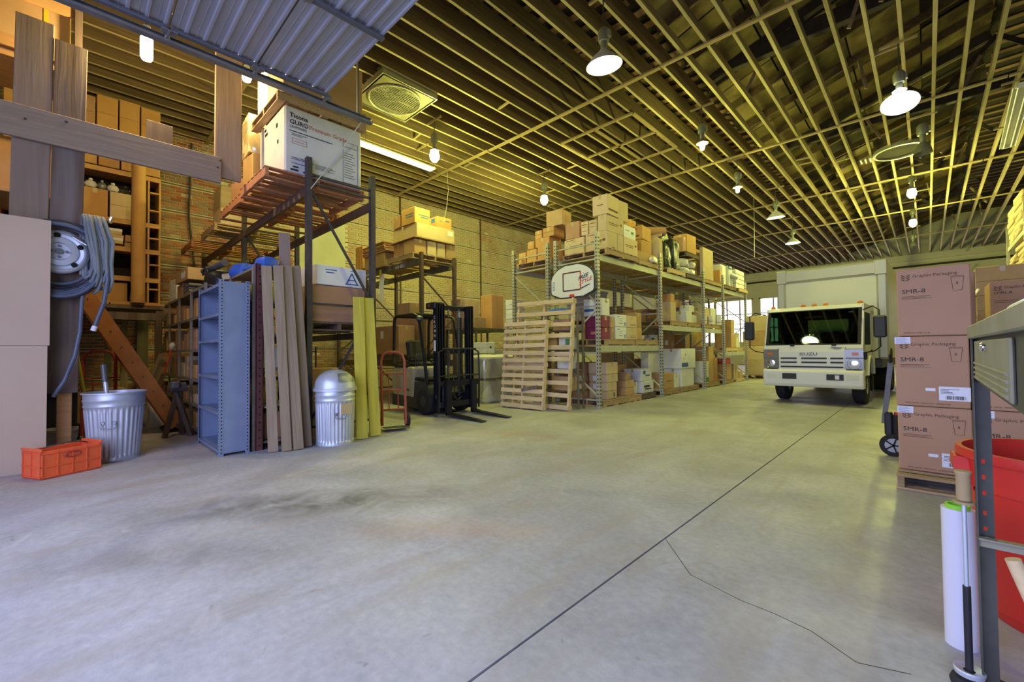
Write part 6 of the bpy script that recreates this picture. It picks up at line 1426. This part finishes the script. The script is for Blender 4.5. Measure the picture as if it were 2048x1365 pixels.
smr('printed brown cup carton, middle of the front stack, with shipping label',-.21,5.07,.684,.60,TT,'SMR-8',True)
smr('printed brown cup carton, top of the front stack',-.185,5.10,1.286,.59,TT,'SMR-8',False,rz=-.01)
smr('printed brown carton in the second column, lower, behind the bench leg',.262,5.08,.127,.555,TT,'SMR-8',True)
smr('printed brown carton in the second column, upper, behind the bench drawer',.262,5.07,.684,.60,TT,'SMR-8',True)
for k in range(3): carton('plain brown carton of the rear stack, %s'%['lowest','middle','topmost, showing a dark sliver'][k],-.12,.345,5.98,6.58,.002+.62*k,.002+.62*(k+1)-.003+(.05 if k==2 else 0),'kraft_red',0,'rear stack of brown cartons')
for k in range(4): smr('small printed carton in the stack behind the bench, %s'%['lowest','second','third','topmost with code'][k],.49,6.9,.127+.44*k,.437,TT,'LHRL-8',False,False,.62,.55,False)
pallet('pallet under the small printed cartons behind the bench',.47,1.13,6.85,7.5,0,'pallet_wood',0,None,'y',.125)
g='olive taped cartons in the wrapped stack'
for i in range(2):
    for k in range(5): carton('yellowish taped carton, %s column of the wrapped stack, %s'%(['left','right'][i],['lowest','second','third','fourth','topmost'][k]),.56+.62*i,1.16+.62*i,10.0,10.7,.142+.46*k,.142+.46*(k+1)-.004,'kraft',0.02*(k%2),None,seam=True)
pallet('pallet under the wrapped stack right of the truck',.54,1.82,9.95,10.75,0,'pallet_wood',0,None,'y')
t=thing('film_wrap','loose film strands hanging on the wrapped stack right of the truck','film',(.54,9.97,.3))
for k in range(6): MB().box((.0,.0,.5+.4*k),(.02,.03,.22),(.3,.5,.2*k)).build('film_strand','film_clear',t)
# right hand racks, just inside the frame edge
t=thing('pallet_rack','grey pallet rack at the right edge with wrapped bundles, far off','rack',(0,0,0))
for y in (14.5,18.0,21.5): rackframe(t,y,1.98,2.95,5.1,'rack_galv',along='y',holes=False)
for i in range(2):
    a,b_=(14.5,18.0,21.5)[i],(14.5,18.0,21.5)[i+1]
    for z in (1.5,3.2,4.4):
        for x in (2.0,2.93): MB().b2((x-.025,a+.04,z-.13),(x+.025,b_-.04,z)).build('beam','rack_beam',t)
for k,(y,z,h) in enumerate([(15.3,3.202,.9),(16.9,3.202,.95),(19.0,3.202,.9),(20.6,3.202,.8),(15.4,4.402,1.2),(17.0,4.402,1.3),(19.2,4.402,1.2),(20.6,4.402,1.1),(15.4,1.502,1.2),(17.0,1.502,1.1)]):
    t=thing('wrapped_bundle','yellowish wrapped bundle of flat cartons on the right edge rack, number %d'%(k+1),'bundle',(2.46,y,z))
    t['label']='yellowish wrapped bundle, %s tier, %s along the right edge rack'%('middle' if z<4 and z>2 else 'top' if z>4 else 'bottom',{15.3:'first',15.4:'first',16.9:'second',17.0:'second',19.0:'third',19.2:'third',20.6:'fourth'}[y])
    for j in range(6): MB().cbox((tr.uniform(-.02,.02),tr.uniform(-.02,.02),h/6*(j+.5)),(.98,1.25,h/6*.9),.02,(0,0,tr.uniform(-.04,.04))).build('flat_pack','kraft_pale',t)
# pallet jack
t=thing('pallet_jack','black and red pallet jack parked behind the printed carton stack','pallet jack',(-.27,6.42,0))
for s in (-1,1):
    w=MB().lathe([(.06,-.02),(.098,-.022),(.10,0),(.098,.022),(.06,.02)],24,Matrix.Translation((s*.05,0,.10))@Matrix.Rotation(PI/2,4,'Y')).build('steer_wheel','rubber',t,True)
    b=MB().lathe([(0,-.018),(.062,-.016),(.062,.016),(0,.018)],20,Matrix.Translation((s*.05,0,.10))@Matrix.Rotation(PI/2,4,'Y')).build('wheel_hub','pail_grey',w,True)
w=MB().lathe([(.075,-.02),(.118,-.022),(.12,0),(.118,.022),(.075,.02)],26,Matrix.Translation((-.02,-.16,.12))@Matrix.Rotation(PI/2,4,'X')).build('steer_wheel','rubber',t,True)
MB().lathe([(0,-.02),(.075,-.018),(.075,.018),(0,.02)],20,Matrix.Translation((-.02,-.16,.12))@Matrix.Rotation(PI/2,4,'X')).build('wheel_hub','pail_grey',w,True)
b=MB()
for k in range(5): b.bar((-.02,-.183,.12),(-.02+.085*math.cos(2*PI*k/5),-.183,.12+.085*math.sin(2*PI*k/5)),.006,.014)
b.build('spoke','rubber',w)
MB().cyl((.02,-.04,.14),(.02,-.04,.44),.06,n=14).build('pump_cylinder','rubber',t,True); MB().cyl((.02,-.04,.40),(.02,-.04,.47),.035,n=12).build('red_cap','ink_red',t,True)
MB().cbox((-.06,-.04,.34),(.07,.12,.26),.015).build('pivot_bracket','black_metal',t)
MB().bar((-.10,-.05,.34),(-.03,-.06,1.02),.05,.045).build('handle_shaft','tool_grey',t); MB().tube([(-.03,-.16,1.02),(-.028,-.17,1.10),(-.025,-.10,1.17),(-.025,.0,1.17),(-.028,.06,1.10),(-.03,.05,1.02)],.014,6).build('handle_loop','black_metal',t,True)
MB().cbox((.03,-.02,.20),(.16,.18,.06),.01).build('base','red_paint',t)
MB().cbox((.10,-.30,.075),(.14,.5,.05),.01).build('fork','red_paint',t) if False else None
# steel bench at the right edge
t=thing('workbench','worn grey-green steel workbench at the right edge with a ribbed drawer','bench',(0,0,0))
MB().cbox((.505,1.63,1.247),(.80,1.34,.045),.004).build('top','bench_steel',t)
def leg(x,y,sx,sy):
    b=MB(); L=.044; h=1.224
    hs=[.50+.055*k for k in range(3)]+[.68+.055*k for k in range(3)]
    x1=x+sx*L; y1=y+sy*L
    b.b2((x,y,0),(x+sx*.004,y1,h))
    # flange facing Y with real bolt holes
    a0,a1=x+sx*L*.40,x+sx*L*.60
    b.b2((x,y,0),(a0,y+sy*.004,h)).b2((a1,y,0),(x1,y+sy*.004,h))
    e=[0]+[v for q in hs for v in (q-.008,q+.008)]+[h]
    for i in range(0,len(e),2): b.b2((a0,y,e[i]),(a1,y+sy*.004,e[i+1]))
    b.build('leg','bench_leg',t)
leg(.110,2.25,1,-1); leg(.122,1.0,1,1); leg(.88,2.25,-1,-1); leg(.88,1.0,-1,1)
MB().b2((.112,2.215,.50),(.88,2.22,.535)).b2((.112,2.19,.53),(.88,2.22,.535)).build('stretcher','bench_steel',t)
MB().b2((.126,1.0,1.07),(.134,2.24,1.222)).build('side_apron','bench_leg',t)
d=MB().cbox((.121,1.76,1.148),(.008,.90,.135),.006).build('drawer','bench_steel',t)
b=MB()
for k in range(4): b.cyl((.117,1.34,1.092+.016*k),(.117,2.18,1.092+.016*k),.005,n=8)
b.build('drawer_rib','bench_steel',d,True)['kind']='stuff'
MB().lathe([(0,.012),(.012,.011),(.015,.007),(.008,.003),(.010,0)],14,Matrix.Translation((.117,1.80,1.195))@Matrix.Rotation(-PI/2,4,'Y')).build('knob','chrome',d,True)
carton('white carton lying on the steel workbench top',.188,.44,1.86,2.2,1.2705,1.335,'carton_white',0,None,tape=False)
# red bin
t=thing('trash_bin','red round plastic brute-style bin behind the workbench','trash bin',(.43,2.95,0)); t['label']='red round plastic bin with rolled rim behind the workbench'
MB().lathe([(0,.012),(.25,.0),(.262,.02),(.30,.56),(.315,.565),(.315,.60),(.322,.69),(.345,.695),(.35,.715),(.345,.735),(.325,.735),(.305,.60),(.27,.05),(0,.03)],48).build('body','red_plastic',t,True)
for a in (PI*1.02,.0):
    b=MB(); b.prism([(.30,.69),(.30,.54),(.335,.56),(.362,.64),(.358,.69)],1,-.07,.07) ; b.build('side_handle','red_plastic',t,True).rotation_euler=(0,0,a)
t=thing('paper_sheet','white paper scraps lying inside the red bin','paper',(.55,2.90,.60)); MB().cbox((0,0,.05),(.22,.12,.02),.004,(.3,.2,.4)).build('sheet','paper',t); MB().cbox((-.1,.1,-.05),(.2,.2,.25),.03).build('crumple','paper',t)
# stretch wrap roll and its hand winder
t=thing('wrap_roll','white stretch film roll with green core standing beside the bench leg','roll',(.072,2.50,0))
MB().lathe([(.036,.0),(.049,.0),(.049,.545),(.036,.545)],36).build('film','wrap_white',t,True); MB().lathe([(.029,-.0),(.036,.0),(.036,.560),(.029,.560),(.029,0)],30).build('core','core_green',t,True)
t=thing('film_winder','hand film winder with wooden grip, steel rod and round foot','winder',(.080,2.215,0)); t.scale=(.97,)*3
MB().lathe([(0,.0),(.050,.0),(.053,.012),(.046,.03),(.020,.036),(0,.036)],28).build('foot','rubber',t,True); MB().lathe([(.016,.036),(.040,.044),(.043,.060),(.040,.064),(.016,.056)],28).build('cage_ring','galv',t,True)
MB().cyl((0,0,.04),(0,0,.36),.011,n=14).build('sleeve','black_metal',t,True); MB().cyl((0,0,.36),(0,0,.665),.0065,n=12).build('rod','galv',t,True)
MB().lathe([(.010,.66),(.030,.66),(.030,.668),(.010,.67)],24).build('flange','core_card',t,True); MB().lathe([(.010,.67),(.020,.672),(.020,.765),(.023,.77),(.023,.778),(.010,.78),(.0,.78)],24).build('grip','core_card',t,True)
t=thing('floor_hose','dark hose lying along the floor under the workbench','hose',(.25,2.28,0)); MB().tube([(-.10,.0,.014),(.0,-.03,.014),(.15,-.02,.014),(.35,.02,.014),(.55,-.02,.014)],.014,8).build('hose','rubber',t,True)
t=thing('wooden_mallet','pale wooden handle sticking out under the workbench at right','handle',(.345,1.75,.0),0,None,(0,-.30,0)); MB().cyl((0,0,.02),(0,0,.66),.017,.016,n=14).build('handle','pallet_new',t,True); MB().cbox((0,0,.06),(.10,.16,.10),.02).build('head','pallet_wood',t)
# litter
tag(MB().cbox((0,0,.006),(.035,.05,.012),.003,(0,0,.4)).build('wood_chip','kraft_pale'),'tiny tan wood chip on the near floor','chip').location=(-.92,1.12,0)
